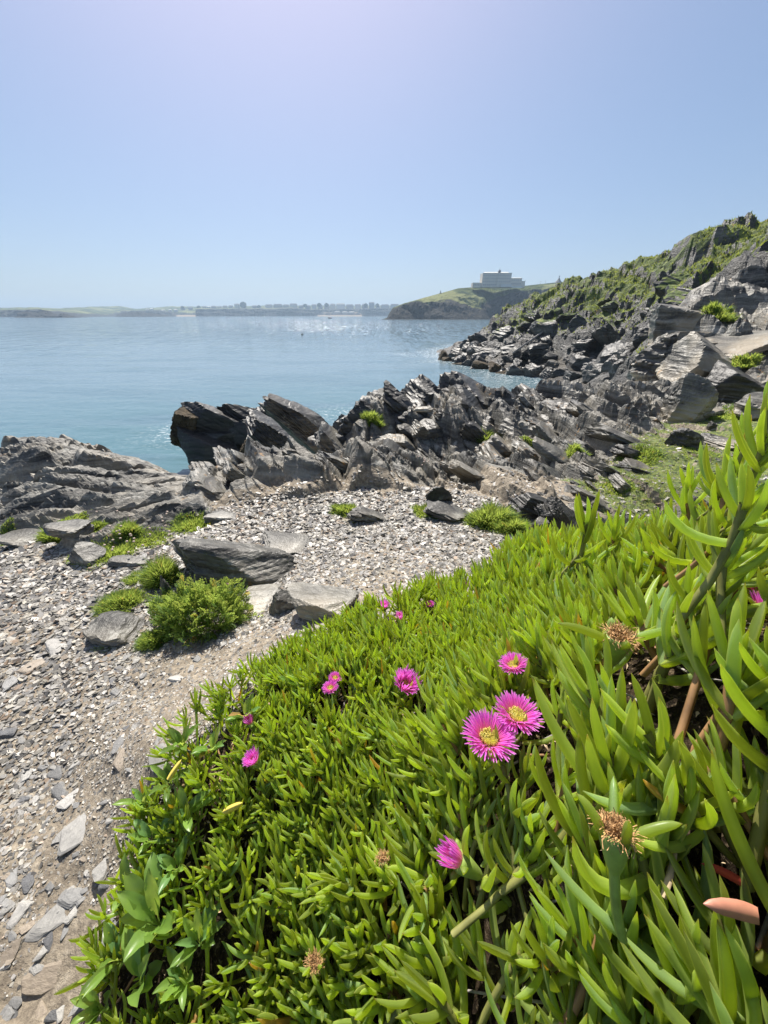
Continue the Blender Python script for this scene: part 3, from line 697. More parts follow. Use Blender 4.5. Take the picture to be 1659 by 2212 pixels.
for i, (a, b, top, cc) in enumerate(TOWN):
    yy = 2500 if a > 400 else 2330
    kk = yy / 1.13 / FP; w = (b - a) * kk; wall_h = max(5, (664.5 - top) * kk * .72) if a > 400 else 6
    zt = hz_z(a, top, yy); rh = min(6, w * .16)
    zb = zt - rh - wall_h - 6
    e = empty("town_house", (yy * (((a + b) / 2 - 829.5) / FP) / 1.13, yy, zb))
    size = 'broad' if b - a > 14 else ('tall' if top < 656 else 'small')
    where = ('leftmost in its row' if a in (316, 439) else 'above the sandy beach' if 690 < a < 790 else 'near the headland cliff' if a >= 797 else 'along the far clifftop')
    tag(e, f"{size} {NM[cc]} hazy seaside house {where}, number {i + 1} counting along the town", 'house', 'houses on the far clifftop')
    e['label'] = f"{size} {NM[cc]} house {where}"
    boxes("wall", [(-w / 2, w / 2, -6, 6, 0, wall_h + 6)], MATS[cc], e)
    prism_roof("roof", w, 12, wall_h + 6.02, rh, M_SLATE if cc != 'w' else M_LEAD, e, .12, .5)
    if b - a > 10:
        nw = int((b - a) / 3)
        for j in range(nw): boxes("window", [(-w / 2 + w * (j + .3) / nw, -w / 2 + w * (j + .7) / nw, -6.1, -6.005, wall_h + 1, wall_h + 3.6)], M_GLASS, e)
for i, (a, b, t) in enumerate([(722, 735, 671.5), (738, 751, 673), (753, 766, 673.3)]):
    yy = 2420; kk = yy / 1.13 / FP; w = (b - a) * kk
    e = empty("beach_building", (yy * (((a + b) / 2 - 829.5) / FP) / 1.13, yy, hz_z(a, 676.5, yy)))
    tag(e, ['white domed beach building at the left of the sandy cove', 'low white beach cafe in the middle of the sandy cove', 'low white beach hut at the right of the sandy cove'][i], 'building', 'beach buildings')
    boxes("wall", [(-w / 2, w / 2, -5, 5, 0, 6)], M_WHITE, e); prism_roof("roof", w, 10, 6.02, 5 if i == 0 else 2, M_LEAD, e, .25, .5)
def blob_tree(px, top, w, yy, lab):
    kk = yy / 1.13 / FP; r = w * kk / 2; zt = hz_z(px, top, yy)
    e = empty("tree", (yy * ((px - 829.5) / FP) / 1.13, yy, zt - r * 2.2)); tag(e, lab, 'tree', 'trees in the far town')
    rs = np.random.RandomState(int(px)); n = 260
    d = rs.normal(size=(n, 3)); d /= np.linalg.norm(d, axis=1)[:, None]; cpos = d * (rs.rand(n, 1) ** .4) * np.array([r, r, r * .8]) + np.array([0, 0, r * 1.4])
    V = []; Q = []
    for c in cpos:
        a = rs.normal(size=3); a /= np.linalg.norm(a); b = np.cross(a, rs.normal(size=3)); b /= np.linalg.norm(b); s = r * .22
        n0 = len(V); V += [c - a * s - b * s, c + a * s - b * s, c + a * s + b * s, c - a * s + b * s]; Q.append((n0, n0 + 1, n0 + 2, n0 + 3))
    np_mesh("crown", V, quads=Q, mat=M_DARKTREE, parent=e); lathe("trunk", [(r * .1, -6), (r * .06, r * 1.4), (.01, r * 1.5)], M_STONE, e, 6)
for px, top, w, lab in [(527, 653, 13, 'big round dark tree beside the cream house on the far cliff'), (560, 659.5, 8, 'low dark tree left of the broad cream house'), (660, 656.5, 8, 'dark tree left of the beach on the far cliff'), (690, 655, 9, 'dark tree just above the left end of the beach'),
                        (706, 655, 8, 'dark tree between houses above the beach'), (790, 655.5, 8, 'dark tree left of the tall grey building'), (815, 656, 8, 'dark tree right of the tall grey building'), (395, 661.5, 6, 'small dark tree over the far white houses'),
                        (430, 660.5, 7, 'small dark tree at the left end of the town')]: blob_tree(px, top, w, 2480 if px > 400 else 2300, lab)
# mast
e = empty("mast", (2480 * ((655 - 829.5) / FP) / 1.13, 2480, hz_z(655, 662, 2480) - 3)); tag(e, 'thin mast rising above the far clifftop houses', 'mast')
lathe("pole", [(.5, 0), (.3, 24), (.01, 24.3)], M_STONE, e, 6); boxes("crossbar", [(-1.5, 1.5, -.2, .2, 20, 20.5)], M_STONE, e)
# buoy in the bay
bp = P_z(653, 723, 0); e = empty("buoy", tuple(bp)); tag(e, 'small dark buoy floating alone on the bay', 'buoy')
lathe("float", [(.02, -.2), (.35, -.15), (.42, .1), (.3, .35), (.05, .4)], M_STONE, e, 12); lathe("pole", [(.05, .38), (.04, 1.0), (.01, 1.02)], M_STONE, e, 6)
# ------------------------------------------------------------ free-standing rocks and slate outcrops
_ICO = {}
def ico(k):
    if k not in _ICO:
        b = bmesh.new(); bmesh.ops.create_icosphere(b, subdivisions=k, radius=1.0)
        b.verts.ensure_lookup_table()
        _ICO[k] = (np.array([v.co[:] for v in b.verts]), np.array([[v.index for v in f.verts] for f in b.faces])); b.free()
    return _ICO[k]
def axes(phi, dip, roll=0.0):
    """columns: down-dip, strike, bed normal"""
    c, s = math.cos(phi), math.sin(phi)
    e1 = np.array([c * math.cos(dip), s * math.cos(dip), -math.sin(dip)]); e2 = np.array([-s, c, 0.0]); e3 = np.cross(e1, e2)
    A = np.stack([e1, e2, e3], 1)
    if roll:
        cr, sr = math.cos(roll), math.sin(roll); A = A @ np.array([[1, 0, 0], [0, cr, -sr], [0, sr, cr]])
    return A
def rock_v(L, W, T, A, seed, k=4, nplanes=9, strata=.10, lump=.05, boxy=.75):
    d, f = ico(k); rs = np.random.RandomState(seed)
    N = np.concatenate([np.eye(3), -np.eye(3), rs.normal(size=(nplanes, 3))]); N = N + .28 * rs.normal(size=N.shape) * np.array([1, 1, .7]); N /= np.linalg.norm(N, axis=1)[:, None]
    dist = np.concatenate([np.full(6, boxy) * (1 + .15 * rs.normal(size=6)), .80 + .22 * rs.rand(nplanes)])
    q = d @ N.T; q = np.where(q > 1e-3, dist[None] / np.maximum(q, 1e-3), 1e9); r = np.minimum(q.min(1), 1.35)
    p = d * r[:, None]
    zz = p[:, 2] * max(T, .02) * (26 / max(L, .3)) + seed * 3.1
    w1 = fbm3(p + seed, 1.3, seed, 2)
    st = vn2(zz * 1.6 + w1 * .8, np.full(len(zz), seed * 1.7), seed) + .5 * vn2(zz * 4.1 + w1, np.full(len(zz), seed * 2.7), seed + 5) - .75
    ang = np.floor(np.arctan2(p[:, 1], p[:, 0]) * 1.6 + seed)
    st2 = _h(ang, np.floor(zz * 1.2), np.zeros(1), seed) - .5
    p[:, :2] *= (1 + strata * (st * 1.6 + st2 * .35))[:, None]
    p += d * (lump * fbm3(p + seed * 2.3, 2.2, seed + 3, 4))[:, None] * 1.5
    p = p * np.array([L / 2, W / 2, T / 2]) / boxy
    return p @ A.T, f
def merge(parts):
    V = []; Q = []; n = 0
    for v, f in parts: V.append(v); Q.append(f + n); n += len(v)
    return np.concatenate(V), np.concatenate(Q)
M_SLAB = rock_mat("slate_rock", .8, .70, .3)
M_SLABD = rock_mat("dark_slate_rock", .9, .30, .2, lichen=.7)
M_SEAR = rock_mat("sea_washed_rock", 1.6, .14, .1, lichen=.2)
M_PALE = rock_mat("pale_rock", 1.5, 1.05, 1.0)
M_CLIFR = rock_mat("cliff_block_rock", 5.0, .32, .0, lichen=.4, bstr=1.0, moss=(2.5, 9))
M_WEEDR = simple("weedy_rock", (.06, .042, .02), .8, .6, 3, .3, 1.0, 8, .12)

def solid_rock(name, label, cat, px, py, Y, L, W, T, phi, dip, seed, mat, k=5, sink=.0, roll=0, group=None, **kw):
    A = axes(R(phi), R(dip), R(roll)); v, f = rock_v(L, W, T, A, seed, k, **kw)
    c = P_y(px, py, Y); o = np_mesh(name, v, quads=f, mat=mat, loc=(c[0], c[1], c[2] - sink)); tag(o, label, cat, group)
    return o
def slab_cluster(name, label, cat, poly, n, size, phi, dip, seed, mat, thick=(.14, .3), width=(.5, 1.0), k=4, sink=.25, yr=None, group=None, jit=10, lift=None, rr=None):
    """slabs rooted in the bedrock inside a surveyed patch; one outcrop = one object"""
    rs = np.random.RandomState(seed); xs = [p[0] for p in poly]; ys = [p[1] for p in poly]; parts = []
    gx = np.linspace(*rr[0], 260); gy = np.linspace(*rr[1], 260); XX, YY = np.meshgrid(gx, gy); ZZ = samp(Z0, XX, YY)
    ppx, ppy, dd = project(XX, YY, ZZ); ok = in_poly(ppx, ppy, poly) & (dd > 0); cand = np.argwhere(ok)
    if len(cand) == 0: print("NO CAND", name); return None
    # spread them (simple dart throwing)
    pick = []; 
    for t in range(n * 14):
        i, j = cand[rs.randint(len(cand))]; x, y = XX[i, j], YY[i, j]
        s = size[0] + (size[1] - size[0]) * rs.rand() ** 1.6
        if all((x - a) ** 2 + (y - b) ** 2 > (.33 * (s + c)) ** 2 * .55 for a, b, c in pick): pick.append((x, y, s))
        if len(pick) >= n: break
    for q, (x, y, s) in enumerate(pick):
        z = float(samp(Z0, np.array([x]), np.array([y]))[0])
        A = axes(R(phi + rs.normal() * jit), R(dip + rs.normal() * jit * .8), R(rs.normal() * 6))
        L = s; W = s * rs.uniform(*width); T = s * rs.uniform(*thick)
        v, f = rock_v(L, W, T, A, seed * 100 + q, k if s > size[0] * 1.2 else max(3, k - 1), strata=.055)
        c = np.array([x, y, z]) - A[:, 2] * T * .1 + np.array([0, 0, -sink * L * .25 + (lift or 0)])
        parts.append((v + c, f))
    V, Q = merge(parts); o0 = V.mean(0); o = np_mesh(name, V - o0, quads=Q, mat=mat, loc=o0); 
    tag(o, label, cat, group); return o

# dark ridge against the water
RID = dict(rr=((-2, 7), (3.5, 9)))
slab_cluster("rock_outcrop", 'dark jagged slate ridge standing against the water, its beds dipping right', 'rock outcrop',
             [(700, 912), (762, 895), (800, 868), (860, 848), (1010, 840), (1180, 850), (1290, 860), (1300, 900), (1180, 920), (1000, 905), (860, 930), (760, 960), (700, 960)], 58, (.45, 1.2), 5, 46, 3, M_SLABD, thick=(.40, .70), sink=1.15, **RID)
slab_cluster("rock_outcrop", 'grey broken slate slabs below the dark ridge, ending at the gravel', 'rock outcrop',
             [(700, 965), (860, 935), (1000, 910), (1130, 930), (1200, 1000), (1120, 1030), (1000, 1000), (860, 990), (720, 995)], 38, (.25, .8), 10, 40, 4, M_SLAB, thick=(.3, .55), **RID)
slab_cluster("rock_outcrop", 'low grey slate ledge along the far edge of the gravel', 'rock outcrop',
             [(452, 1035), (500, 1000), (640, 988), (800, 990), (1000, 1003), (1050, 1030), (900, 1035), (760, 1040), (600, 1048), (470, 1068)], 46, (.2, .62), 20, 42, 5, M_SLAB, thick=(.2, .4), width=(.7, 1.3), rr=((-2, 1.5), (2.6, 5)))
slab_cluster("rock_outcrop", 'slanting grey slabs running from the dark ridge down to the grassy terrace', 'rock outcrop',
             [(1060, 905), (1180, 850), (1300, 860), (1400, 880), (1440, 920), (1380, 960), (1300, 985), (1250, 1030), (1180, 1030), (1130, 960)], 60, (.25, 1.0), -5, 34, 6, M_SLAB, thick=(.16, .32), width=(.5, .9), rr=((1, 6), (3, 8.5)))
slab_cluster("rock_outcrop", 'scattered flat slate pieces between the gravel and the terrace grass', 'rock outcrop',
             [(1080, 1050), (1230, 1040), (1380, 990), (1400, 1040), (1340, 1090), (1260, 1110), (1180, 1100)], 34, (.12, .42), 0, 24, 7, M_SLAB, thick=(.2, .34), sink=.5, rr=((.5, 3.5), (2, 4.5)))
# left shelf ledges
slab_cluster("rock_outcrop", 'flat slate ledges of the left shelf with glaring edges', 'rock outcrop',
             [(-60, 965), (100, 965), (250, 970), (400, 1020), (435, 1040), (380, 1075), (200, 1090), (-60, 1090)], 60, (.3, 1.3), 12, 10, 8, rock_mat("shelf_slab_rock", .8, .95, .4), thick=(.07, .14), width=(.4, .8), sink=1.0, rr=((-8, -.8), (2.6, 7)))
# boulder slope right
slab_cluster("rock_outcrop", 'pale broken boulder slope rising at the right behind the terrace', 'rock outcrop',
             [(1370, 830), (1420, 770), (1480, 720), (1560, 690), (1700, 640), (1750, 760), (1600, 840), (1480, 865), (1400, 870)], 50, (.4, 1.25), 10, -16, 9, M_PALE, thick=(.3, .6), width=(.6, 1.0), k=4, rr=((4, 16), (6.5, 15)))
# sea rocks
def sea_tip(px, py, Y, L, W, T, dip, seed, phi=0):
    A = axes(R(phi), R(dip)); v, f = rock_v(L, W, T, A, seed, 5, 6, .05, .05)
    return v + P_y(px, py, Y) + A[:, 0] * L * .46 - A[:, 2] * T * .45, f
V, Q = merge([sea_tip(425, 876, 16.6, 2.9, 1.3, 1.7, 24, 5, 8), sea_tip(432, 905, 16.3, 2.3, 1.2, 2.2, 24, 8, 10), sea_tip(412, 925, 16.1, 2.3, 1.2, 2.3, 14, 9, 5)])
o0 = V.mean(0); tag(np_mesh("sea_rock", V - o0, quads=Q, mat=M_SEAR, loc=o0), 'large black slab rock in the water, leaning left at the inlet mouth', 'rock')
V, Q = merge([sea_tip(520, 882, 17.0, 2.3, 1.0, 1.1, 34, 15, 8), sea_tip(530, 900, 16.8, 1.9, 1.0, 1.6, 36, 18, 8)])
o0 = V.mean(0); tag(np_mesh("sea_rock", V - o0, quads=Q, mat=M_SEAR, loc=o0), 'middle dark slab rock in the water between two larger slabs', 'rock')
V, Q = merge([sea_tip(590, 866, 17.3, 2.6, 1.0, 1.0, 30, 25, 8), sea_tip(604, 888, 17.1, 2.0, 1.2, 1.6, 32, 28, 6)])
o0 = V.mean(0); tag(np_mesh("sea_rock", V - o0, quads=Q, mat=M_SEAR, loc=o0), 'tilted dark slab rock nearest the ridge with a weedy right end', 'rock')
solid_rock("sea_rock", 'brown weedy lump of rock at the waterline left of the black slab', 'rock', 402, 925, 16.2, .9, 1.2, 1.5, 0, 20, 33, M_WEEDR)
solid_rock("sea_rock", 'brown weedy rock foot beside the low dark slab at the inlet', 'rock', 556, 962, 14.6, .7, 1.0, 1.1, 0, 60, 34, M_WEEDR)
solid_rock("sea_rock", 'low dark slab rock where the inlet meets the grey ledge', 'rock', 590, 948, 13.2, 1.6, 1.2, .8, 0, 40, 36, M_SEAR)
solid_rock("sea_rock", 'dark block rock behind the left end of the ridge', 'rock', 660, 925, 11.0, 1.6, 1.2, .8, 0, 40, 37, M_SLABD)
solid_rock("sea_rock", 'tiny dark reef rock awash far out in the bay', 'rock', 714, 688.2, 900, 9, 5, 3.2, 0, 10, 38, M_SEAR, k=3)
# large plates of the ridge and of the low ledge
for i, (px, py, Y, L, W, T, dip, phi, mt, lab) in enumerate([
    (752, 886, 5.9, .60, .5, .55, 48, 8, M_SLABD, 'leftmost blocky slab of the dark ridge above the sea rocks'), (792, 856, 6.0, .75, .6, .55, 44, 8, M_SLABD, 'dark slab stepping up to the ridge crest from the left'),
    (848, 822, 6.2, 1.05, .7, .60, 40, 6, M_SLABD, 'big dark plate at the left shoulder of the ridge crest'), (915, 818, 6.3, 1.1, .7, .60, 36, 4, M_SLABD, 'dark ribbed plate in the middle of the ridge crest'),
    (985, 813, 6.4, 1.35, .8, .62, 27, 2, M_SLABD, 'broad dark slab forming the highest part of the ridge'), (1080, 846, 6.3, 1.2, .6, .36, 42, -6, M_SLABD, 'long dark slab sliding down from the right end of the crest'),
    (1010, 900, 5.5, .8, .6, .40, 38, 0, M_SLABD, 'dark overhanging block below the ridge crest'), (1120, 890, 5.6, .9, .6, .4, 34, -4, M_SLABD, 'dark slab face above the small green tufts'),
    (462, 1014, 3.62, .50, .45, .26, 42, 22, M_SLAB, 'grey wedge at the left end of the low ledge by the inlet'), (560, 992, 3.75, .60, .5, .28, 44, 20, M_SLAB, 'grey wedge in the left half of the low ledge'),
    (650, 990, 3.85, .62, .5, .28, 40, 18, M_SLAB, 'smooth grey wedge in the middle of the low ledge')]):
    v, f = sea_tip(px, py + 17, Y, L, W, T, dip, 300 + i * 7, phi); o0 = v.mean(0); tag(np_mesh("leaning_rock", v - o0, quads=f, mat=mt, loc=o0), lab, 'rock')
# path-side rocks: (name, label, foot px, foot py, width px, height px, depth/width, phi, dip, seed, material, extra)
ROCKS = [
 ("boulder", 'large flat-topped grey slate block in the middle of the gravel', 520, 1272, 285, 125, .55, 4, 10, 41, M_SLAB, dict(k=5, strata=.05, nplanes=9, lump=.09)),
 ("boulder", 'pale cracked wedge rock at the edge of the green carpet', 700, 1340, 170, 80, .7, -14, 10, 42, M_PALE, dict(k=5, strata=.05)),
 ("boulder", 'short wedge of rock tucked left of the pale cracked rock', 615, 1325, 70, 60, .8, -20, 24, 43, M_SLAB, {}),
 ("boulder", 'rounded grey rock wrapped by a horseshoe of green turf', 160, 1160, 85, 45, .9, 10, 8, 44, M_SLAB, {}),
 ("boulder", 'small wedge rock left of the flowering turf', 192, 1222, 78, 52, .8, -20, 24, 45, M_SLAB, {}),
 ("boulder", 'thin dark-edged slate block below the flowering turf', 288, 1225, 95, 26, .5, 4, 8, 46, M_SLAB, {}),
 ("boulder", 'upright dark slate post beside the tall turf cushion', 368, 1325, 46, 100, .9, -30, 58, 47, M_SLABD, {}),
 ("boulder", 'grey stone slab under the left turf cushion', 262, 1385, 120, 60, .8, -14, 14, 48, M_SLAB, {}),
 ("boulder", 'low grey slab beside the big fern-like bush', 560, 1322, 110, 40, .8, -8, 8, 49, M_PALE, {}),
 ("boulder", 'small saw-toothed slate poking out of the gravel', 790, 1128, 90, 42, .6, 10, 40, 50, M_SLAB, dict(strata=.2)),
 ("boulder", 'low slate wedge right of the green tuft in the gravel', 972, 1128, 110, 42, .6, -10, 24, 51, M_SLAB, dict(strata=.15)),
 ("boulder", 'dark blocky slate behind the round green shrub', 1145, 1125, 120, 78, .7, 10, 25, 52, M_SLABD, dict(k=5)),
 ("boulder", 'dark upright slate wedge right of the round green shrub', 1205, 1152, 110, 80, .6, -24, 48, 53, M_SLABD, dict(k=5)),
 ("boulder", 'squat stone block leaning on the dark slate wedge', 1160, 1158, 45, 40, .9, 14, 10, 54, M_SLAB, {}),
 ("boulder", 'slender slate splinter standing at the back of the gravel', 945, 1085, 60, 40, .4, 8, 58, 55, M_SLABD, {}),
 ("boulder", 'grey rounded slate hump left on the gravel', 478, 1128, 66, 28, .8, 4, 12, 56, M_SLAB, {}),
 ("boulder", 'broken low slate ridge behind the flat-topped block', 640, 1195, 150, 45, .6, 10, 30, 76, M_SLAB, dict(strata=.15)),
 ("boulder", 'flat grey slab half sunk in the turf by the far left gravel', 60, 1175, 90, 30, .8, 4, 8, 77, M_SLAB, {}),
 ("boulder", 'dark boulder lying alone on the grassy terrace', 1470, 965, 66, 52, .8, 10, 22, 57, M_SLABD, {}),
 ("boulder", 'small dark stone on the terrace grass', 1538, 928, 30, 20, .8, 10, 22, 58, M_SLABD, {}),
 ("boulder", 'flat pale rock in the terrace behind the tall shoots', 1560, 970, 90, 34, .8, 5, 10, 59, M_PALE, {}),
 ("boulder", 'tall pale boulder with a flat lit top beyond the terrace', 1475, 912, 105, 120, .8, 15, 10, 60, M_PALE, dict(k=5, strata=.06)),
 ("boulder", 'big dark boulder overhanging the grass at the right', 1565, 872, 130, 110, .8, -8, 6, 61, M_SLABD, dict(k=5, strata=.05)),
 ("boulder", 'low layered rock at the back of the terrace grass', 1510, 905, 90, 30, .7, 0, 8, 68, M_PALE, {}),
 ("boulder", 'pale flat boulder at the right edge of the terrace', 1640, 900, 110, 50, .8, -6, 6, 69, M_PALE, {}),
 ("boulder", 'low dark slate lump near the edge of the terrace grass', 1360, 990, 80, 35, .6, 6, 30, 78, M_SLABD, {}),
]
for (nm, lab, px, py, wp, hp, dr, phi, dip, sd, mt, kw) in ROCKS:
    q, dd = hit(px, py); s_ = dd / FP; L = wp * s_; W = L * dr
    va = math.atan2(CAMZ - q[2], math.hypot(q[0], q[1]))
    T = 1.25 * max(.4 * hp * s_, (hp * s_ - .55 * W * math.sin(va)) / math.cos(va))
    A = axes(R(phi), R(dip)); kk = dict(k=4); kk.update(kw); L0 = L / max(.8, math.cos(R(dip)))
    v, f = rock_v(L0, W, T * 1.1, A, sd, **kk); k_ = (wp * s_) / (v[:, 0].max() - v[:, 0].min()); v = v * np.array([k_, k_, 1]); zr = T * 1.15 / (v[:, 2].max() - v[:, 2].min()); v[:, 2] *= zr
    hd = np.array([q[0], q[1]]) / math.hypot(q[0], q[1]) * W * .42
    o = np_mesh(nm, v, quads=f, mat=mt, loc=(q[0] + hd[0], q[1] + hd[1], q[2] + T * .12)); tag(o, lab, 'rock')
for (nm, lab, px, py, Y, L, W, T, phi, dip, sd, mt, kw) in [
 ("boulder", 'orange-lichened pale boulder behind the dark boulder', 1500, 800, 7.6, 1.0, .8, .8, 10, 16, 62, M_PALE, dict(k=5, strata=.02)),
 ("boulder", 'white-topped crag on the boulder slope', 1465, 722, 10.2, 1.1, 1.0, 1.1, 25, 12, 63, M_PALE, dict(k=5, strata=.03)),
 ("boulder", 'long smooth slab tilting up to the right edge', 1600, 745, 8.6, 1.5, 1.1, .25, 12, -14, 64, M_PALE, dict(k=5, strata=.05)),
 ("boulder", 'upper smooth slab under the crag at the right edge', 1650, 695, 10.4, 1.6, 1.2, .3, 10, -14, 65, M_PALE, dict(k=5, strata=.05)),
 ("boulder", 'grey crag at the right edge under the grassy hill', 1635, 655, 11.6, 1.2, 1.0, .7, 10, -12, 66, M_PALE, dict(k=5)),
 ("boulder", 'knobbly boulder left of the orange-lichened one', 1432, 795, 8.2, .7, .7, .8, 30, 30, 67, M_SLAB, {})]:
    solid_rock(nm, lab, 'rock', px, py, Y, L, W, T, phi, dip, sd, mt, **kw)
# cliff blocks and tide-line boulders
CR = dict(rr=((3, 60), (18, 70)))
slab_cluster("tide_rocks", 'dark tumbled blocks at the foot of the cliff by the cove', 'rock outcrop',
             [(965, 778), (1000, 762), (1100, 745), (1250, 740), (1370, 735), (1370, 800), (1250, 815), (1120, 815), (1040, 800)], 110, (1.0, 4.2), 15, 30, 10, M_CLIFR, thick=(.35, .8), width=(.6, 1.1), k=4, jit=30, sink=.4, **CR)
slab_cluster("cliff_crags", 'grey-black crags jutting from the steep cliff face', 'rock outcrop',
             [(1000, 755), (1060, 725), (1120, 690), (1180, 672), (1260, 650), (1400, 625), (1550, 590), (1700, 610), (1650, 640), (1500, 700), (1380, 740), (1200, 745)], 80, (1.4, 4.8), 10, 44, 12, M_CLIFR, thick=(.3, .6), width=(.5, 1.0), k=4, jit=16, sink=.9, **CR)
slab_cluster("weed_rocks", 'brown weed-covered rocks along the waterline of the cove', 'rock outcrop',
             [(958, 776), (1040, 782), (1130, 800), (1180, 812), (1110, 816), (1030, 800), (985, 786)], 46, (.9, 2.8), 15, 20, 13, M_WEEDR, thick=(.5, .8), width=(.6, 1.1), k=3, jit=30, sink=.3, **CR)
# pole leaning on the cliff foot
a, b = P_y(1112, 760, 50), P_y(1200, 697, 51.5); d = b - a; Lp = float(np.linalg.norm(d))
M_WOOD = simple("weathered_wood", (.34, .31, .27), .8, .2, 3)
e = empty("driftwood_pole", tuple(a)); tag(e, 'long pale pole leaning against the dark rocks at the cliff foot', 'pole')
e.rotation_mode = 'QUATERNION'; e.rotation_quaternion = Vector(d).to_track_quat('Z', 'Y')
lathe("shaft", [(.01, -.3), (.12, -.28), (.11, Lp * .6), (.07, Lp), (.01, Lp + .02)], M_WOOD, e, 8)
lathe("collar", [(.12, Lp * .45), (.17, Lp * .451), (.17, Lp * .475), (.12, Lp * .476)], M_WOOD, e, 8)
c = P_y(916, 884, 5.35); e = solid_rock("pale_stone", 'pale flat stone resting on a ledge of the dark ridge', 'rock', 916, 884, 5.3, .20, .12, .06, 0, -4, 71, M_PALE, k=3)
# ------------------------------------------------------------ gravel: slate chips
rs = np.random.RandomState(5)
def chip_proto(seed):
    r = np.random.RandomState(seed); n = r.randint(5, 8); a = np.sort(r.rand(n) * 2 * math.pi); a = np.linspace(0, 2 * math.pi, n, endpoint=False) + .5 * (r.rand(n) - .5)
    e = r.uniform(.45, .8); rad = r.uniform(.75, 1.1, n); x = rad * np.cos(a); y = rad * np.sin(a) * e
    top = np.stack([x * .9, y * .9, np.full(n, .5) + .25 * r.randn(n) * .4], 1); bot = np.stack([x, y, np.full(n, -.5)], 1)
    V = np.concatenate([top, bot, [[0, 0, .55]]]); F = []
    for i in range(n):
        j = (i + 1) % n; F += [(i, n + i, n + j), (i, n + j, j), (2 * n, i, j)]
    return V, np.array(F)
CH = [chip_proto(100 + i) for i in range(14)]
m = M("slate_chip"); co = m.co(); ca = m.attr('chip', 'Color'); geo_n = m.noise(co, 60, 3)
c = m.mix(m.math('MULTIPLY', geo_n, .5), ca, (.12, .11, .10)); nrm = m.bump(m.noise(m.map(co, BED, (20, 20, 160)), 1, 3), .4, .004)
M_CHIP = m.set(Base_Color=c, Roughness=.48, Specular_IOR_Level=.5, Normal=nrm)
def chip_col(n, r):
    u = r.rand(n, 1); w = r.rand(n, 1)
    g = .11 + .38 * u ** 1.6; col = np.concatenate([g * (1.05 + .08 * w), g * (1.0 + .03 * w), g * (.92 - .12 * w)], 1)
    br = r.rand(n) < .07; col[br] = np.array([.30, .21, .13]) * (.6 + .6 * u[br]); dk = r.rand(n) < .12; col[dk] *= .4
    return np.concatenate([np.clip(col, .02, .66), np.ones((n, 1))], 1)
def on_path(x, y):
    z = ground_z(x, y); px, py, dd = project(x, y, z); j = 18 * fbm2(x * 4, y * 4, 61)
    p = in_poly(px + j, py + j, PATH) & (dd > 0) & ~in_poly(px + .5 * j, py + .5 * j, [(a + 25 if a < 800 else a, b + 30) for a, b in BANK])
    return p, z
def scatter(n, rmin, rmax, fn, power=1.0, amin=-80, amax=80):
    a = R(amin) + (R(amax) - R(amin)) * rs.rand(n); lr_ = math.log(rmin) + (math.log(rmax) - math.log(rmin)) * rs.rand(n) ** power; r = np.exp(lr_)
    x, y = r * np.sin(a), r * np.cos(a); ok, z = fn(x, y); return x[ok], y[ok], z[ok], r[ok]
def chips_mesh(name, x, y, z, size, seed, flat=.16, tilt=.28):
    r = np.random.RandomState(seed); n = len(x); Vs = []; Fs = []; Cs = []; base = 0
    which = r.randint(0, len(CH), n); cols = chip_col(n, r)
    for k in range(len(CH)):
        I = np.where(which == k)[0]; V, F_ = CH[k]
        if not len(I): continue
        th = r.rand(len(I)) * 2 * math.pi; c, s = np.cos(th), np.sin(th); tx, ty = r.randn(len(I)) * tilt, r.randn(len(I)) * tilt
        sz = size[I]; t = sz * flat * r.uniform(.5, 1.6, len(I))
        lx = V[None, :, 0] * sz[:, None]; ly = V[None, :, 1] * sz[:, None]; lz = V[None, :, 2] * t[:, None]
        wx = lx * c[:, None] - ly * s[:, None]; wy = lx * s[:, None] + ly * c[:, None]; wz = lz + wx * tx[:, None] + wy * ty[:, None]
        P = np.stack([wx + x[I][:, None], wy + y[I][:, None], wz + (z[I] + t * .35)[:, None]], -1).reshape(-1, 3)
        nv = len(V); Fk = (F_[None] + (np.arange(len(I)) * nv)[:, None, None]).reshape(-1, 3) + base
        Vs.append(P); Fs.append(Fk); Cs.append(np.repeat(cols[I], nv, 0)); base += len(P)
    return np_mesh(name, np.concatenate(Vs), quads=np.concatenate(Fs), mat=M_CHIP, attrs={'chip': ('FLOAT_COLOR', np.concatenate(Cs))})
x, y, z, r_ = scatter(190000, .55, 4.6, on_path, 1.0, -84, 50)
dens = .12 + 1.25 * vn2(x * 1.3, y * 1.3, 71) * (.4 + .9 * vn2(x * 4, y * 4, 73)) + np.clip((r_ - 1.3) * .5, 0, .6)
# a trodden, finer line runs down the middle of the path
px_, py_, _ = project(x, y, z); trod = np.exp(-((px_ - np.interp(py_, [1300, 1500, 1800, 2212], [560, 380, 190, 120])) / 150) ** 2) * np.clip((py_ - 1330) / 120, 0, 1)
keep = rs.rand(len(x)) < dens - .75 * trod; x, y, z, r_ = x[keep], y[keep], z[keep], r_[keep]
size = (.004 + .0115 * rs.rand(len(x)) ** 2.2) * np.clip(r_ / 1.25, .6, 2.2) * (1 - .35 * trod[keep])
o = chips_mesh("gravel", x, y, z, size, 3); tag(o, kind='stuff')
# bits among rocks of the far gravel edge and the terrace
x, y, z, r_ = scatter(26000, 2.2, 7.5, lambda x, y: ((samp(soft, x, y) > .45) & (y > 1.6), ground_z(x, y)), 1, -60, 52)
pp = project(x, y, z); kk_ = ~in_poly(pp[0], pp[1], BANK); x, y, z, r_ = x[kk_], y[kk_], z[kk_], r_[kk_]
o = chips_mesh("gravel", x, y, z, (.006 + .022 * rs.rand(len(x)) ** 3), 8); tag(o, kind='stuff')
